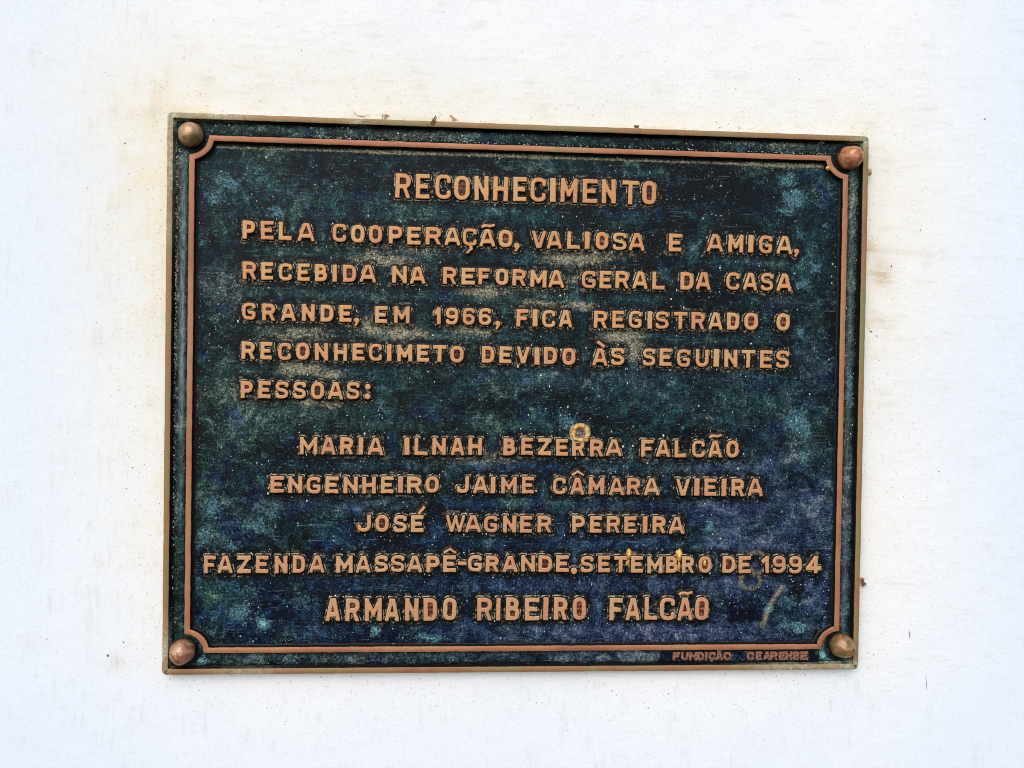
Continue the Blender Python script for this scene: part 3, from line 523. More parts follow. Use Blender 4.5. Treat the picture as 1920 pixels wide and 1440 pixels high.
def sweep(name, path, prof, mat, wob=0.12, seed=0):
    """prof: list of (offset outward, z, sd)"""
    p = np.array(path); n = len(p)
    t1 = p - np.roll(p, 1, 0); t2 = np.roll(p, -1, 0) - p
    t1 /= np.linalg.norm(t1, axis=1)[:, None]; t2 /= np.linalg.norm(t2, axis=1)[:, None]
    t = t1 + t2; t /= np.linalg.norm(t, axis=1)[:, None]
    nrm = np.stack([t[:, 1], -t[:, 0]], 1)
    cosh = np.clip(np.sum(t * t2, 1), 0.6, 1)
    V = []; S = []
    for j, (o, z, sd) in enumerate(prof):
        q = p + nrm * (o / cosh)[:, None]
        w = wob * fnoise(q[:, 0] / 5, q[:, 1] / 5, seed + (o > 0) * 11, 3) * (2.0 if sd > 0.3 else 1.0)
        q = q + nrm * w[:, None]
        zz = z + 0.10 * fnoise(p[:, 0] / 25, p[:, 1] / 25, seed + 3)
        V.append(np.column_stack([q, zz])); S.append(np.full(n, sd))
    V = np.concatenate(V); S = np.concatenate(S)
    F = []
    for j in range(len(prof) - 1):
        for i in range(n):
            k = (i + 1) % n
            F.append((j * n + i, j * n + k, (j + 1) * n + k, (j + 1) * n + i))
    F = np.array(F)
    cr = np.zeros(len(V))
    for (qx, qy, rx, ry) in ((-246, 190, 14, 7), (-248, 165, 3, 34), (-248, -178, 4, 18), (244, -193, 26, 4), (200, -194, 30, 3), (-190, -194, 22, 2), (-248, 120, 2, 14), (-215, 193.5, 22, 3), (244, 190, 8, 4), (-120, 193, 8, 2)):
        cr = np.maximum(cr, np.exp(-((V[:, 0] - qx) / rx) ** 2 - ((V[:, 1] - qy) / ry) ** 2))
    # prof runs inner -> outer; reversed winding gives outward normals
    me = make_mesh(name, V, F[:, ::-1], dict(sd=S, crust=cr))
    return obj(name, me, mat, plaque, OFF)

zc = -4.3
inner_prof = [(-3.4, Z_FIELD - 0.3, 1.35), (-3.0, Z_FIELD + 0.12, 1.1), (-2.45, Z_FIELD + 0.3, 0.6), (-2.2, -1.9, 0.35), (-1.95, -0.5, 0.12), (-1.86, -0.1, -0.05), (-1.72, 0.0, -0.4),
              (1.72, 0.0, -0.4), (1.86, -0.1, -0.05), (1.95, -0.5, 0.12), (2.15, -2.2, 0.35), (2.4, -3.6, 0.6), (2.9, zc - 0.05, 1.1), (3.3, zc - 0.5, 1.35)]
sweep('inner_border', notched_path(SQX, SQY, SQR), inner_prof, M_INNER, 0.24, 5)
rim_prof = [(-3.2, zc - 0.4, 1.35), (-2.9, zc + 0.1, 1.1), (-2.5, -3.6, 0.6), (-2.25, -2.0, 0.35), (-2.0, -0.5, 0.12), (-1.92, -0.1, -0.05), (-1.76, 0.0, -0.4),
            (1.72, 0.0, -0.4), (1.92, -0.12, -0.25), (2.05, -0.6, -0.2), (2.25, -4.5, -0.15), (2.4, Z_WALL - 0.4, 0.1)]
sweep('outer_rim', rect_path(W2 - 2.05, H2 - 2.05, 1.3), rim_prof, M_RIM, 0.2, 9)

# ------------------------------------------------------------------ channel between rim and border, and the field
def in_notch(X, Y, grow):
    """> 0 inside the inner border's centre line (grown inwards by grow)"""
    d = np.minimum(SQX - np.abs(X), SQY - np.abs(Y))
    c = np.hypot(SQX + 1.9 - np.abs(X), SQY + 1.9 - np.abs(Y)) - SQR
    return np.minimum(d, c)

xs = np.linspace(-247, 247, 495); ys = np.linspace(-192.6, 192.6, 386)
X, Y = np.meshgrid(xs, ys)
ins = in_notch(X, Y, 0)
ed = np.minimum(W2 - 4 - np.abs(X), H2 - 4 - np.abs(Y))
u = np.clip(-ins - 1.9, 0, 99)
t = np.clip(u / np.maximum(u + np.maximum(ed, 0), 0.1), 0, 1)
Z = zc + 1.05 * np.sin(np.pi * t) ** 1.0 * (u + ed < 16) + 0.12 * fnoise(X / 3, Y / 3, 21) + 0.1 * fnoise(X / 12, Y / 12, 22)
cz = np.hypot(np.abs(X) - 235, np.abs(Y) - 180.5)
Z = np.where(cz < 15, zc + 0.2 + 0.15 * fnoise(X / 3, Y / 3, 23), Z)
keep = (ins < 0.5) & (ed > -1.5)
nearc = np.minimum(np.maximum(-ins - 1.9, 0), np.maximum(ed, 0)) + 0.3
nearc = np.minimum(nearc, np.maximum(cz - 8.4, 0.0) + 0.4)  # drives the grime and painted shade beside rim, border and caps
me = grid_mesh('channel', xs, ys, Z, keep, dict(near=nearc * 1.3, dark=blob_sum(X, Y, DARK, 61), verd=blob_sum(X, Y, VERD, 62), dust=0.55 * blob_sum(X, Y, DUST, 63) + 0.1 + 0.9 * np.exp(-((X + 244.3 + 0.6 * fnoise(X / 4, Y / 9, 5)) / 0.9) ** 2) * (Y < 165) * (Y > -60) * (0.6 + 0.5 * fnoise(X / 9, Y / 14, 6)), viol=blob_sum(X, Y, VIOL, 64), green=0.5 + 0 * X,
    painted_sheen=np.exp(-((X + 239.6 + 0.5 * fnoise(X / 4, Y / 12, 5)) / 1.7) ** 2) * np.clip((170 - Y) / 20, 0, 1) * np.clip((Y + 110) / 120, 0, 1) * (0.75 + 0.6 * fnoise(X / 3, Y / 22, 6)) + 0.25 * np.exp(-((X - 240) / 1.8) ** 2)))
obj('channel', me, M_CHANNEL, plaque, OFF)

# ------------------------------------------------------------------ letters
def seg_box(X, Y, a, b, w):
    dx, dy = b[0] - a[0], b[1] - a[1]; L = math.hypot(dx, dy) or 1e-6; dx /= L; dy /= L
    mx, my = (a[0] + b[0]) / 2, (a[1] + b[1]) / 2
    u = np.abs((X - mx) * dx + (Y - my) * dy) - (L / 2 + w); v = np.abs(-(X - mx) * dy + (Y - my) * dx) - w
    return np.hypot(np.maximum(u, 0), np.maximum(v, 0)) + np.minimum(np.maximum(u, v), 0)
def seg_cap(X, Y, a, b, w):
    dx, dy = b[0] - a[0], b[1] - a[1]; L2 = dx * dx + dy * dy or 1e-9
    t = np.clip(((X - a[0]) * dx + (Y - a[1]) * dy) / L2, 0, 1)
    return np.hypot(X - a[0] - t * dx, Y - a[1] - t * dy) - w
def fillet(P, r, closed):
    out = []; n = len(P)
    for i in range(n):
        if not closed and i in (0, n - 1): out.append(P[i]); continue
        a, b, c = P[i - 1], P[i], P[(i + 1) % n]
        rr = r[i] if isinstance(r, (list, tuple)) else r
        la, lc = math.dist(a, b), math.dist(b, c)
        ra = min(rr, la * 0.5); rc = min(rr, lc * 0.5)
        if rr <= 0.01: out.append(b); continue
        p0 = (b[0] + (a[0] - b[0]) / la * ra, b[1] + (a[1] - b[1]) / la * ra)
        p1 = (b[0] + (c[0] - b[0]) / lc * rc, b[1] + (c[1] - b[1]) / lc * rc)
        for k in range(6):
            t = k / 5; q = 0.62
            out.append(((1 - t) ** 2 * p0[0] + 2 * t * (1 - t) * b[0] + t * t * p1[0], (1 - t) ** 2 * p0[1] + 2 * t * (1 - t) * b[1] + t * t * p1[1]))
    return out
BIG = 9.0
# kind, points ; 'b' boxed strokes, 'p' open rounded path, 'c' closed rounded path (radii per corner, in units of min(w,h))
G = {
 'A': [('b', [(-.06, -.12), (.40, 1.06)]), ('b', [(1.06, -.12), (.60, 1.06)]), ('b', [(.25, .24), (.75, .24)])],
 'B': [('c', [(0, 0), (0, 1), (.88, 1), (.88, .53), (0, .53)], [0, 0, .5, .5, 0]), ('c', [(0, 0), (0, .53), (1, .53), (1, 0)], [0, 0, .5, .5])],
 'C': [('p', [(1, .76), (1, 1), (0, 1), (0, 0), (1, 0), (1, .24)], .55)],
 'D': [('c', [(0, 0), (0, 1), (1, 1), (1, 0)], [0, 0, .6, .6])],
 'E': [('b', [(0, 0), (0, 1)]), ('b', [(0, 1), (1, 1)]), ('b', [(0, .5), (.82, .5)]), ('b', [(0, 0), (1, 0)])],
 'F': [('b', [(0, 0), (0, 1)]), ('b', [(0, 1), (1, 1)]), ('b', [(0, .47), (.8, .47)])],
 'G': [('p', [(1, .82), (1, 1), (0, 1), (0, 0), (1, 0), (1, .42), (.58, .42)], [0, .55, .55, .55, .3, 0, 0])],
 'H': [('b', [(0, 0), (0, 1)]), ('b', [(1, 0), (1, 1)]), ('b', [(0, .5), (1, .5)])],
 'I': [('b', [(.5, 0), (.5, 1)])],
 'J': [('p', [(1, 1.2), (1, 0), (0, 0), (0, .26)], .5)],
 'L': [('b', [(0, 0), (0, 1)]), ('b', [(0, 0), (1, 0)])],
 'M': [('b', [(0, 0), (0, 1)]), ('b', [(1, 0), (1, 1)]), ('b', [(-.02, 1.05), (.5, .28)]), ('b', [(1.02, 1.05), (.5, .28)])],
 'N': [('b', [(0, 0), (0, 1)]), ('b', [(1, 0), (1, 1)]), ('b', [(0, 1.02), (1, -.02)])],
 'O': [('c', [(0, 0), (0, 1), (1, 1), (1, 0)], .6)],
 'P': [('b', [(0, 0), (0, 1)]), ('c', [(0, .40), (0, 1), (1, 1), (1, .40)], [0, 0, .55, .55])],
 'R': [('b', [(0, 0), (0, 1)]), ('c', [(0, .46), (0, 1), (1, 1), (1, .46)], [0, 0, .5, .5]), ('b', [(.62, .46), (1.0, -.1)])],
 'S': [('p', [(1, .82), (1, 1), (0, 1), (0, .53), (1, .47), (1, 0), (0, 0), (0, .18)], .5)],
 'T': [('b', [(0, 1), (1, 1)]), ('b', [(.5, 0), (.5, 1)])],
 'U': [('p', [(0, 1.2), (0, 0), (1, 0), (1, 1.2)], .55)],
 'V': [('b', [(-.06, 1.12), (.42, -.06)]), ('b', [(1.06, 1.12), (.58, -.06)])],
 'W': [('b', [(-.04, 1.12), (.23, -.06)]), ('b', [(.5, 1.02), (.27, -.06)]), ('b', [(.5, 1.02), (.73, -.06)]), ('b', [(1.04, 1.12), (.77, -.06)])],
 'Z': [('b', [(0, 1), (1, 1)]), ('b', [(0, 0), (1, 0)]), ('b', [(.96, .97), (.04, .03)])],
 '1': [('b', [(1, 0), (1, 1)]), ('b', [(.0, .74), (.9, .98)])],
 '4': [('b', [(.72, 0), (.72, 1)]), ('b', [(0, .24), (1, .24)]), ('b', [(.03, .27), (.66, 1.0)])],
 '6': [('c', [(0, 0), (0, .56), (1, .56), (1, 0)], .5), ('p', [(.98, .86), (.96, 1), (0, 1), (0, .3)], [0, .4, .55, 0])],
 '9': [('c', [(0, 1), (0, .44), (1, .44), (1, 1)], .5), ('p', [(.02, .14), (.04, 0), (1, 0), (1, .7)], [0, .4, .55, 0])],
 '-': [('b', [(0, .5), (1, .5)])],
}
BASE = {'Ç': 'C', 'Ã': 'A', 'Â': 'A', 'À': 'A', 'É': 'E', 'Ê': 'E'}
ACC = {'Ç': 'cedilla', 'Ã': 'tilde', 'Â': 'circumflex', 'À': 'grave_accent', 'É': 'acute_accent', 'Ê': 'circumflex'}

def glyph_sdf(ch, X, Y, w, h, sw, seed):
    """X, Y in mm, origin at the glyph's centre; sw = half stroke"""
    wx = X + 0.24 * fnoise(X / 3.2, Y / 3.2, seed) + 0.07 * fnoise(X / 0.8, Y / 0.8, seed + 3)
    wy = Y + 0.24 * fnoise(X / 3.2, Y / 3.2, seed + 1) + 0.07 * fnoise(X / 0.8, Y / 0.8, seed + 4)
    if ch == '.':
        return np.hypot(wx, wy * 0.9) - w * 0.42
    if ch == ',':
        d = np.hypot(wx - 0.02 * w, wy - h * 0.17) - w * 0.44
        return np.minimum(d, seg_cap(wx, wy, (w * 0.28, h * 0.1), (-w * 0.16, -h * 0.40), w * 0.2))
    if ch == ':':
        return np.minimum(np.hypot(wx, wy - h * 0.23) - w * 0.46, np.hypot(wx, wy + h * 0.33) - w * 0.46)
    if ch == 'cedilla':
        return np.minimum(seg_cap(wx, wy, (0.6, 2.6), (1.2, 0.6), 1.15), seg_cap(wx, wy, (1.2, 0.6), (-1.6, -2.2), 0.75))
    if ch == 'tilde':
        p = [(-w / 2 + 0.9, -0.55), (-w / 4, 0.35), (w / 8, -0.05), (w / 2 - 0.9, 0.65)]
        return np.minimum.reduce([seg_cap(wx, wy, a, b, 1.0) for a, b in zip(p, p[1:])])
    if ch == 'circumflex':
        d = np.minimum(seg_box(wx, wy, (-w / 2 + 1, -1.0), (0, 1.3), 0.85), seg_box(wx, wy, (w / 2 - 1, -1.0), (0, 1.3), 0.85))
        return d
    if ch == 'acute_accent':
        return seg_box(wx, wy, (-1.7, -2.0), (1.2, 2.0), 1.05)
    if ch == 'grave_accent':
        return seg_box(wx, wy, (-1.6, 1.4), (1.8, -0.9), 1.2)
    if ch in 'CSG69' and h > 9: sw *= 0.88
    if ch == '1' or ch == 'I': sw = min(sw, w / 2)
    iw, ih = max(w - 2 * sw, 0.01), h - 2 * sw
    if ch == '-': sw = h / 2; iw, ih = w - 2 * sw, 0.01
    mp = lambda p: ((p[0] - 0.5) * iw, (p[1] - 0.5) * ih)
    d = np.full(X.shape, 99.0); m = min(iw, ih)
    for it in G[ch]:
        P = [mp(p) for p in it[1]]
        if it[0] == 'b':
            k = 0.86 if (ch in 'MNWVARZ4' and abs(it[1][0][0] - it[1][1][0]) > 0.05 and abs(it[1][0][1] - it[1][1][1]) > 0.3) else 1.0
            if ch == 'W': k = 0.72
            d = np.minimum(d, seg_box(wx, wy, P[0], P[1], sw * k))
        else:
            r = it[2]; r = [q * m for q in r] if isinstance(r, list) else r * m
            Q = fillet(P, r, it[0] == 'c')
            if it[0] == 'c': Q = Q + [Q[0]]
            sharp = isinstance(it[2], list)
            for a, b in zip(Q, Q[1:]):
                if math.dist(a, b) > 1e-3: d = np.minimum(d, seg_cap(wx, wy, a, b, sw))
            if ch in 'DB':   # square stem
                d = np.minimum(d, seg_box(wx, wy, mp((0, 0)), mp((0, 1)), sw))
    bx = np.maximum(np.abs(wx) - w / 2, np.abs(wy) - h / 2)
    d = np.maximum(d, bx)
    # casting burrs and chips
    return d + 0.65 * np.clip(fnoise(X / 1.7, Y / 1.7, seed + 21) - 0.42, 0, 1) - 0.9 * np.clip(fnoise(X / 1.5, Y / 1.5, seed + 22) - 0.5, 0, 1)

letter_boxes = []
def build_letter(name, ch, cx, cy, w, h, sw, seed, parent, zf=Z_FIELD, H=LET_H, k=1.0, grid=0.38, ext=None, local_parent=None, mat=None, fside=0):
    ext = ext or (w, h)
    mg = 1.9 * k
    nx = int((ext[0] + 2 * mg) / grid) + 1; ny = int((ext[1] + 2 * mg) / grid) + 1
    xs = (np.arange(nx) - (nx - 1) / 2) * grid; ys = (np.arange(ny) - (ny - 1) / 2) * grid
    X, Y = np.meshgrid(xs, ys)
    rnd = random.Random(seed)
    d = glyph_sdf(ch, X, Y, w, h, sw, seed)
    dd = d / k
    led = -0.12 + 0.34 * fnoise((X + cx) / 1.6, (Y + cy) / 1.6, seed + 9)
    Hk = H * (1 + 0.05 * rnd.uniform(-1, 1))
    zp = np.interp(dd, [-0.5, -0.15, 0.0, 0.14, 0.36, 0.5], [Hk, Hk - 0.01 * H, Hk - 0.06 * H, 0.62 * Hk, 0.26 * Hk, 0.20 * Hk])
    zl = np.interp(dd + led, [0.5, 0.95, 1.15, 1.55, 1.8], [0.20 * Hk, 0.17 * Hk, 0.08 * Hk, -0.15, -0.4])
    Z = np.where(dd < 0.5, zp, zl)
    Z = Z + 0.09 * fnoise(X / 1.1, Y / 1.1, seed + 6) * (dd < 0) + 0.16 * np.abs(fnoise(X / 0.7, Y / 0.7, seed + 7)) * (dd > 0.4)
    # closed counters: flood fill from outside
    open_ = dd > 0.0
    reach = np.zeros_like(open_); reach[0, :] = reach[-1, :] = True; reach[:, 0] = reach[:, -1] = True
    reach &= open_
    while True:
        r2 = reach.copy()
        r2[1:] |= reach[:-1]; r2[:-1] |= reach[1:]; r2[:, 1:] |= reach[:, :-1]; r2[:, :-1] |= reach[:, 1:]
        r2 &= open_
        if (r2 == reach).all(): break
        reach = r2
    cnt = open_ & ~reach
    red = np.zeros_like(X)
    if cnt.any():
        fl = Hk * rnd.choice([0.25, 0.4, 0.5, 0.55, 0.65])
        bump = fl + 0.35 * fnoise(X / 0.9, Y / 0.9, seed + 12)
        Z = np.where(cnt, np.maximum(Z, np.minimum(bump, Z + 9)), Z)
        red = np.where(cnt, np.clip((dd - 0.12) / 0.4, 0, 1) * np.clip(rnd.uniform(0.1, 1.3), 0, 1), 0)
    sd = np.where(cnt, np.minimum(dd, 0.42), dd)
    keep = Z > -0.3
    keep |= cnt
    fb = np.where(fside * (np.abs(Y) - ext[1] / 2 + 0.2) * np.sign(Y) > 0, 1.0, 0.0) if fside else 0 * X
    me = grid_mesh(name, xs, ys, Z, keep, dict(sd=sd, cnt=red, fb=fb, row=0 * X + min(1.0, max(0.0, (110 - cy) / 230))))
    if local_parent is None:
        o = obj(name, me, mat or M_LETTER, parent, (cx, cy, zf - Z_WALL))
    else:
        o = obj(name, me, mat or M_LETTER, local_parent, (cx, cy, 0))
    return o

NAMES = {',': 'comma', ':': 'colon', '.': 'comma', '-': 'hyphen', '1': 'digit', '9': 'digit', '6': 'digit', '4': 'digit'}
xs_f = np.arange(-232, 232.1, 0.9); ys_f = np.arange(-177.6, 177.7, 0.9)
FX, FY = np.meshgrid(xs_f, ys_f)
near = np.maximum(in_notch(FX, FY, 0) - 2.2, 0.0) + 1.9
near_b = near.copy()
seed = 100
for li, line in enumerate(LINES):
    big = li in (0, 10); maker = li == 11
    for ch, cx, cy, w, h in line:
        seed += 31
        rnd = random.Random(seed)
        base = BASE.get(ch, ch)
        if maker:
            sw = 0.9; kw = dict(zf=-2.75, H=0.95, k=0.42, grid=0.25, mat=M_MAKER)
        else:
            sw = (1.58 if big else 1.38) * rnd.uniform(0.95, 1.06)
            kw = dict(zf=Z_FIELD, fside=-1 if li < 5 else 1)
        if base in 'I': sw = w / 2
        cy2 = cy + rnd.uniform(-0.25, 0.25) * (0 if maker else 1)
        o = build_letter(NAMES.get(ch, 'letter'), base, cx, cy2, w, h, sw, seed, plaque, **kw)
        o.rotation_euler.z = math.radians(rnd.uniform(-1.0, 1.0))
        if ch in ACC:
            kind = ACC[ch]
            if maker: aw, ax, ay, ex = 4.0, 0, h / 2 + 0.3, (4, 2)
            elif kind == 'cedilla': aw, ax, ay, ex = 3, 0.0, -h / 2 - 2.6, (5.5, 8)
            elif kind == 'tilde': aw, ax, ay, ex = (9.6 if not big else 10.2), 0.4, h / 2 + (3.1 if li > 1 else 2.2), (10.5, 4.2)
            elif kind == 'circumflex': aw, ax, ay, ex = 9.4, 0.2, h / 2 + 3.2, (9.6, 5.6)
            elif kind == 'acute_accent': aw, ax, ay, ex = 4, 3.4, h / 2 + 3.4, (6, 7)
            else: aw, ax, ay, ex = 4, 0.4, h / 2 + 2.6, (6.4, 5.4)
            if maker:
                if kind == 'tilde': build_letter(kind, kind, 0, h / 2 + 0.9, 3.6, 2, 1, seed + 5, plaque, H=0.95, k=0.42, grid=0.25, ext=(4, 3), local_parent=o, mat=M_MAKER)
                else: build_letter(kind, '.', 0, -h / 2 - 0.4, 1.7, 1.7, 1, seed + 5, plaque, H=0.95, k=0.42, grid=0.25, ext=(2, 2), local_parent=o, mat=M_MAKER)
                continue
            build_letter(kind, kind, ax, ay, aw, 5, 1, seed + 5, plaque, H=LET_H * 0.92, ext=ex, local_parent=o)
            boxes = [(cx + ax, cy2 + ay, ex, kind, aw, 5, 1, seed + 5)]
        else: boxes = []
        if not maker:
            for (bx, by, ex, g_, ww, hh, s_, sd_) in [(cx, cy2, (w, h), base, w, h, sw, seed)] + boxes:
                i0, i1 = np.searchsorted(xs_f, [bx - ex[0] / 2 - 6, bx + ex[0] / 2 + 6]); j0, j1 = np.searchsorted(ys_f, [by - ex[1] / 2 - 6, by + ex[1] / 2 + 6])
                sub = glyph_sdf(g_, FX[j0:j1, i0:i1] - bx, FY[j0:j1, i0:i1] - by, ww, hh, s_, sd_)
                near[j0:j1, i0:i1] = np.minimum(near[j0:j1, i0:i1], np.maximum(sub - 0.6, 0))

# maker's strip in the lower channel
xs = np.arange(102.4, 222.7, 0.8); ys = np.arange(-191.6, -181.3, 0.6)
X, Y = np.meshgrid(xs, ys)
e = np.minimum(np.minimum(X - 102.4, 222.4 - X), np.minimum(Y + 191.6, -181.6 - Y))
Z = -2.72 - 1.6 * np.clip(1 - e / 0.8, 0, 1) + 0.07 * fnoise(X / 2, Y / 2, 77)
me = grid_mesh('maker_strip', xs, ys, Z, None, dict(near=np.clip(e * 1.2 + 0.8, 0, 9), dark=0.35 + 0 * X, verd=blob_sum(X, Y, VERD, 62) + 0.5 * np.clip((Y + 184.5) / 2.5, 0, 1) * (X > 150), dust=0 * X, viol=0.65 + 0 * X))
obj('maker_strip', me, M_CHANNEL, plaque, OFF)

# ------------------------------------------------------------------ the field
scr = np.zeros_like(FX)
for a, b in zip(SCR, SCR[1:]):
    scr = np.maximum(scr, np.clip(1.15 - (seg_cap(FX, FY, a, b, 0) + 1.2 * fnoise(FX / 2.5, FY / 2.5, 91)) / 2.0, 0, 1))
ring = np.zeros_like(FX)
for (cx, cy), rx, ry in zip(RING, (7.2, 7.6), (8.0, 6.0)):
    q = np.hypot((FX - cx) / rx, (FY - cy) / ry)
    ring = np.maximum(ring, np.clip(1.25 - np.abs(q - 1 + 0.08 * fnoise(FX / 4, FY / 4, 92)) * 7.0 / 1.7, 0, 1))
Z = Z_FIELD + 0.09 * fnoise(FX / 2.5, FY / 2.5, 71) + 0.14 * fnoise(FX / 18, FY / 18, 72) + 0.22 * np.clip(fnoise(FX / 1.3, FY / 1.3, 73) - 0.1, 0, 1) * np.exp(-near / 4)
dustf = blob_sum(FX, FY, DUST, 63) + 0.25 * np.exp(-near / 3) + 0.8 * np.clip(1 - np.abs(176.6 - FY - 3.0) / 1.6, 0, 1)
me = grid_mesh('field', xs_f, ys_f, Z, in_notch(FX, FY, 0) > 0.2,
               dict(near=near, dark=blob_sum(FX, FY, DARK, 61) + 0.35 * np.exp(-near / 4.0), verd=blob_sum(FX, FY, VERD, 62), dust=dustf,  # dark also rises towards the raised metal, as painted shade
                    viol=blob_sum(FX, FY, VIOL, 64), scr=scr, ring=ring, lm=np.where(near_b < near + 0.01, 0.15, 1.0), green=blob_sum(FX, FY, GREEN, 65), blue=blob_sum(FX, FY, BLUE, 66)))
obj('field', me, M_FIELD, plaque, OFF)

# pale grit caught in the relief
pts = []
def in_field(x, y): return float(in_notch(np.array(x), np.array(y), 0)) > 3.5
fi = lambda x, y: (min(len(ys_f) - 1, max(0, int(round((y + 177.6) / 0.9)))), min(len(xs_f) - 1, max(0, int(round((x + 232) / 0.9)))))
while len(pts) < 2300:
    x, y = random.uniform(-230, 230), random.uniform(-175, 175)
    if not in_field(x, y): continue
    j, i = fi(x, y); nr = near[j, i]
    if nr < 0.6: continue
    p = 0.16 + 0.75 * math.exp(-nr / 2.5) + 0.5 * dustf[j, i]
    if y < -110: p *= 0.6
    if random.random() > p: continue
    r = min(0.75, 0.18 * random.paretovariate(3.0))
    pts.append((x, y, r * random.uniform(0.7, 1.3), r * random.uniform(0.7, 1.7)))
gr = specks('grit', pts, M_GRIT, Z_FIELD + 0.05, plaque); gr.location = Vector(OFF) * MM; gr['kind'] = 'stuff'
# lumps of lime caught against the letters
pts = []
while len(pts) < 520:
    x, y = random.uniform(-225, 225), random.uniform(-160, 165)
    j, i = fi(x, y); nr = near[j, i]
    if nr > 0.9 or nr < 0.05: continue
    if random.random() > 0.12 + 0.9 * float(np.clip(fnoise(np.array(x / 16), np.array(y / 12), 88) + 0.15, 0, 1)): continue
    r = random.uniform(0.25, 0.62)
    pts.append((x, y, r * random.uniform(0.6, 1.3), r * random.uniform(0.6, 1.6)))
gr = specks('lime_crumbs', pts, M_LIME, Z_FIELD + 0.75, plaque); gr.location = Vector(OFF) * MM; gr['kind'] = 'stuff'
pts = []
while len(pts) < 620:
    s = random.random()
    if s < 0.4: x, y = random.uniform(-225, 225), random.uniform(182, 190)
    elif s < 0.75: x, y = random.uniform(236.5, 244.5), random.uniform(-80, 172)
    elif s < 0.9: x, y = random.uniform(-244.5, -241.5), random.uniform(-170, 170)
    else: x, y = random.uniform(-225, 95), random.uniform(-191, -183)
    r = min(0.6, 0.16 * random.paretovariate(3.0)); pts.append((x, y, r, r * random.uniform(0.7, 1.5)))
for i in range(330):
    y = random.uniform(-150, 178)
    if random.random() < 0.35 + 0.65 * (y > 20):
        r = random.uniform(0.18, 0.45); pts.append((-244.6 + random.gauss(0, 0.35), y, r * 0.8, r * random.uniform(0.8, 2.2)))
for i in range(200):
    x = random.uniform(-160, 230); r = random.uniform(0.18, 0.42); pts.append((x, 182.2 + abs(random.gauss(0, 0.8)), r * random.uniform(0.8, 1.8), r))
gr = specks('grit', pts, M_GRIT, zc + 0.75, plaque); gr.location = Vector(OFF) * MM; gr['kind'] = 'stuff'

# ------------------------------------------------------------------ screw caps
CAPS = [(-234.6, 180.8, 'olive brown domed screw cap, upper left corner', (srgb(128, 112, 68), srgb(164, 128, 84), srgb(178, 134, 96)), (1.6, -1.0), 71),
        (236.0, 179.3, 'reddish copper domed screw cap with a small flat tip, upper right corner', (srgb(150, 100, 54), srgb(186, 116, 76), srgb(204, 146, 114)), (2.2, 1.0), 75),
        (-236.5, -179.5, 'brown domed screw cap beside a dark gap, lower left corner', (srgb(112, 78, 50), srgb(164, 112, 82), srgb(184, 148, 116)), (0.4, -1.6), 79),
        (237.3, -178.1, 'olive and red domed screw cap ringed with blue corrosion, lower right corner', (srgb(100, 86, 48), srgb(140, 110, 66), srgb(172, 116, 86)), (2.4, -1.0), 83)]
for cx, cy, label, (c1, c2, c3), (tx, ty), sd in CAPS:
    prof = [(8.5, -5.0), (8.7, -3.6), (8.75, -1.5), (8.5, 0.6), (7.8, 2.8), (6.7, 4.7), (5.4, 6.2), (4.3, 7.2), (3.2, 7.75), (2.4, 8.0), (1.2, 8.2), (0.0, 8.25)]
    V = []; F = []; n = 40
    for r, z in prof[:-1]:
        f = max(0.0, (z + 5) / 13.2)
        for i in range(n):
            a = 2 * math.pi * i / n
            rr = r * (1 + 0.035 * fnoise(np.array(3 + 1.6 * math.cos(a) + z * 0.12), np.array(1.6 * math.sin(a)), sd) + 0.02 * math.cos(6 * a + sd))
            V.append((rr * math.cos(a) + tx * f ** 2, rr * math.sin(a) + ty * f ** 2, float(z + 0.5 * fnoise(np.array(r * math.cos(a) / 3), np.array(r * math.sin(a) / 3), sd + 1))))
    V.append((tx, ty, prof[-1][1]))
    for j in range(len(prof) - 2):
        for i in range(n):
            k = (i + 1) % n
            F += [(j * n + i, j * n + k, (j + 1) * n + k), (j * n + i, (j + 1) * n + k, (j + 1) * n + i)]
    t = (len(prof) - 2) * n
    F += [(t + i, t + (i + 1) % n, t + n) for i in range(n)]
    o = obj('screw_cap', make_mesh('screw_cap', V, F), cap_material('cap_bronze_%d' % sd, c1, c2, c3, sd), plaque, (cx, cy, -Z_WALL))
    o['label'] = label

# ------------------------------------------------------------------ things stuck on the plaque
def lump(name, cx, cy, w, h, zf, hf, mat, seed, label, cat, group=None, grid=0.4):
    """irregular raised blob: hf(q, X, Y) height for normalised radius q"""
    xs = np.arange(-w / 2 * 1.3, w / 2 * 1.3, grid); ys = np.arange(-h / 2 * 1.3, h / 2 * 1.3, grid)
    X, Y = np.meshgrid(xs, ys)
    q = np.hypot(X / (w / 2), Y / (h / 2)) + 0.2 * fnoise(X / (w * .22), Y / (h * .22), seed)
    Z = hf(q, X, Y)
    me = grid_mesh(name, xs, ys, Z, q < 1.05)
    o = obj(name, me, mat)
    o.matrix_world = TO_WORLD @ Matrix.Translation(Vector((cx, cy, zf)) * MM)
    o['label'] = label; o['category'] = cat
    if group: o['group'] = group
    return o
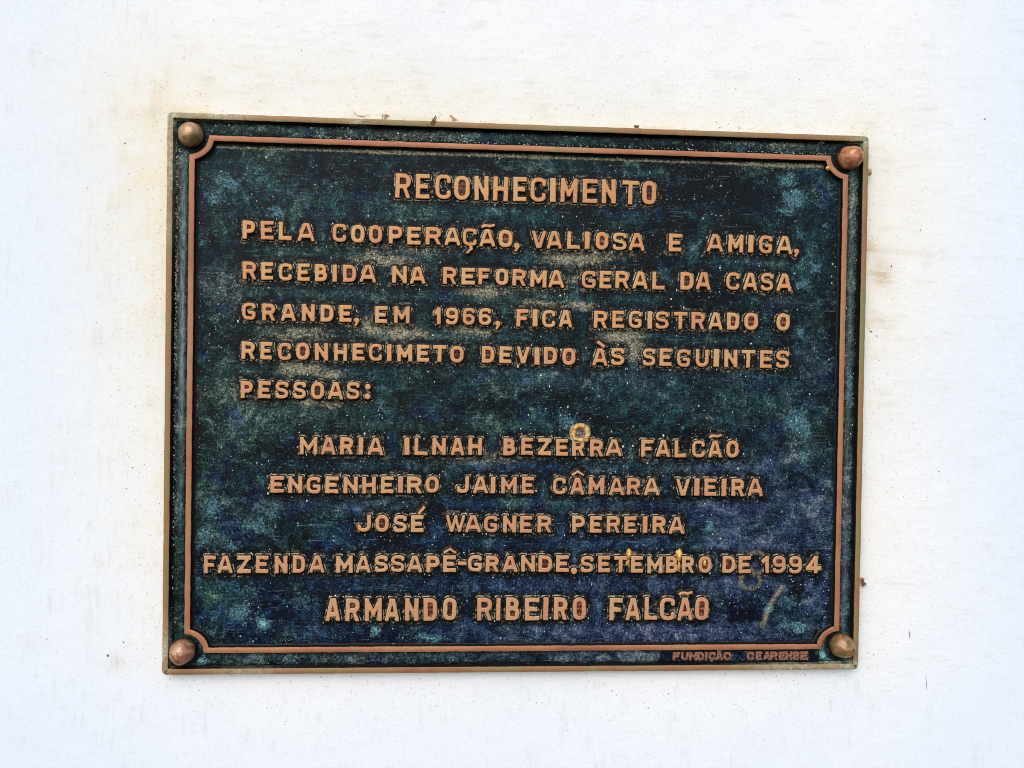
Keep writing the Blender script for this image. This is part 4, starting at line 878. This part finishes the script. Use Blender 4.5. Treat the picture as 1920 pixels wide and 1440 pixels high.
# insect mud cell: a crusty ring with a broken grey middle
nest = bpy.data.objects.new('insect_nest', None); COL.objects.link(nest)
nest.matrix_world = TO_WORLD @ Matrix.Translation(Vector((41.5, -24.0, Z_FIELD)) * MM)
nest['label'] = 'crusty pale round insect mud nest stuck above the first R of the surname'; nest['category'] = 'insect nest'
xs = np.arange(-9.5, 9.5, 0.36); X, Y = np.meshgrid(xs, xs)
ang = np.arctan2(Y, X)
q = (np.abs(X) ** 2.6 + np.abs(Y * 1.02) ** 2.6) ** (1 / 2.6) / 6.7 + 0.11 * fnoise(X / 2.6, Y / 2.6, 5)
Z = 3.9 * np.clip(1 - ((q - 0.78) / 0.36) ** 2, -0.3, 1) * (1 + 0.25 * fnoise(X / 3.5, Y / 3.5, 7)) + 0.8 * fnoise(X / 1.3, Y / 1.3, 6)
obj('mud_ring', grid_mesh('mud_ring', xs, xs, np.where(q > 1.12, -0.5, Z), (q < 1.16) & (q > 0.4)), M_MUD, nest)
Z2 = 1.7 + 1.3 * fnoise(X / 1.1, Y / 1.1, 9) + 0.8 * fnoise(X / 3, Y / 3, 10)
obj('mud_core', grid_mesh('mud_core', xs, xs, Z2, q < 0.62), M_MUDC, nest)
zt = Z_FIELD + 0.1
dome = lambda H: (lambda q, X, Y: H * np.sqrt(np.clip(1.06 - q, 0, 1)) + 0.35 * fnoise(X / 0.9, Y / 0.9, 3) - 0.15)
grp = 'yellow dried residue on the date line'
lump('yellow_residue', 78.6, -111.4, 3.6, 7.2, zt, dome(3.0), M_RESIN, 11, 'yellow dried drip between the T and the E in the date line', 'residue', grp)
lump('yellow_residue', 78.0, -117.5, 2.4, 5.0, zt, dome(1.6), M_RESIN, 12, 'thin pale yellow run below the drip beside the letter T', 'residue', grp)
lump('yellow_residue', 115.6, -112.4, 4.2, 8.6, zt, dome(3.1), M_RESIN, 13, 'largest orange yellow blob, between the B and the R', 'residue', grp)
lump('yellow_residue', 115.4, -120.5, 2.2, 7.0, zt, dome(1.6), M_RESIN, 14, 'narrow yellow streak under the blob between B and R', 'residue', grp)
lump('yellow_residue', 134.4, -117.6, 3.4, 7.2, zt, dome(2.2), M_RESIN, 15, 'yellow orange residue filling the counter of the letter O', 'residue', grp)
lump('yellow_residue', 164.9, -114.6, 3.2, 2.4, zt, dome(2.4), M_RESIN, 16, 'small yellow spot on the arm of the E before 1994', 'residue', grp)
lump('yellow_bead', 219.9, 171.6, 2.6, 2.6, -0.3, dome(1.4), M_RESIN, 17, 'small golden bead on the notched border near the upper right cap', 'residue')

def fibre(P, r, V, F, n=5):
    b = len(V); P = [Vector(p) for p in P]; N = len(P)
    for i, p in enumerate(P):
        t = (P[min(i + 1, N - 1)] - P[max(i - 1, 0)]).normalized()
        u = t.cross(Vector((0, 0, 1)))
        u = u.normalized() if u.length > 1e-3 else Vector((1, 0, 0)); v = t.cross(u)
        rr = r * (1 - 0.6 * abs(i / (N - 1) - 0.4))
        for k in range(n):
            a = 2 * math.pi * k / n; V.append(tuple(p + (u * math.cos(a) + v * math.sin(a)) * rr))
    for i in range(N - 1):
        for k in range(n):
            F.append((b + i * n + k, b + i * n + (k + 1) % n, b + (i + 1) * n + (k + 1) % n, b + (i + 1) * n + k))
def tuft(name, cx, cy, z, nf, spread, length, mat, seed, label, cat, direction=None, r=0.22, group=None):
    rnd = random.Random(seed); V = []; F = []
    for i in range(nf):
        a = rnd.uniform(0, 6.28) if direction is None else direction + rnd.uniform(-0.5, 0.5)
        x, y = rnd.uniform(-spread, spread), rnd.uniform(-spread, spread) * 0.5
        L = length * rnd.uniform(0.5, 1.1); c = rnd.uniform(-0.8, 0.8)
        P = []
        for k in range(6):
            t = k / 5 - 0.5
            P.append((x + L * t * math.cos(a) - c * t * t * L * math.sin(a), y + L * t * math.sin(a) + c * t * t * L * math.cos(a), 0.35 + rnd.uniform(0, 0.3) + 0.8 * (0.25 - t * t)))
        fibre(P, r * rnd.uniform(0.6, 1.3), V, F)
    o = obj(name, make_mesh(name, V, F), mat)
    o.matrix_world = TO_WORLD @ Matrix.Translation(Vector((cx, cy, z)) * MM)
    o['label'] = label; o['category'] = cat
    if group: o['group'] = group
    return o
gd = 'dry debris caught on the top rim'
tuft('straw_scrap', -100.8, 197.6, -0.9, 9, 1.6, 4.4, M_STRAW, 1, 'small tan clump of dry plant scraps on the top rim, left of its middle', 'debris', r=0.45, group=gd)
tuft('straw_scrap', -118.5, 196.0, -0.2, 4, 5.0, 8.5, M_STRAW, 2, 'thin pale straws lying across the top rim beside the tan clump', 'debris', direction=-0.35, r=0.24, group=gd)
tuft('straw_scrap', -66.2, 195.6, -0.1, 6, 0.9, 7.0, M_BROWNFLUFF, 3, 'brown twisted scrap hanging over the top rim', 'debris', direction=1.2, r=0.42, group=gd)
tuft('straw_scrap', -52.5, 199.0, -4.0, 4, 0.9, 6.5, M_STRAW, 4, 'yellowish chaff standing above the top rim against the wall', 'debris', direction=2.2, r=0.5, group=gd)
lump('dried_mud_bit', 78.5, 197.4, 3.4, 1.6, -1.8, dome(1.2), M_BROWNFLUFF, 21, 'small dark brown crumb on the top rim right of the middle', 'debris')
lump('dried_mud_bit', 252.0, 170.0, 3.0, 4.6, -2.0, dome(2.0), M_STRAW, 22, 'ochre lump stuck on the right rim beside the upper right cap', 'debris')
tuft('fibre_tuft', 254.4, -132.2, -5.0, 16, 1.0, 6.5, M_BROWNFLUFF, 5, 'brown fibre tuft sticking out behind the lower right rim', 'debris', direction=2.1, r=0.28)
tuft('straw_scrap', 214.5, 190.0, -2.9, 3, 3.0, 4.0, M_STRAW, 6, 'short pale threads lying in the channel by the upper right cap', 'debris', direction=0.3, r=0.2)
# hairline threads on the wall
for (x, y, L, lab) in ((306.3, -208.8, 11.5, 'fine upright dark thread on the wall below and right of the plaque'), (292.6, -172.4, 5.0, 'short thick dark thread on the wall right of the lower right cap')):
    V = []; F = []
    z0 = wall_z(x, y) + 0.12
    fibre([(0.3 * math.sin(k), L * (k / 5 - 0.5), 0.05) for k in range(6)], 0.14 if L > 8 else 0.28, V, F)
    o = obj('thread', make_mesh('thread', V, F), M_CRUMB)
    o.matrix_world = TO_WORLD @ Matrix.Translation(Vector((x, y, z0)) * MM)
    o['label'] = lab; o['category'] = 'thread'
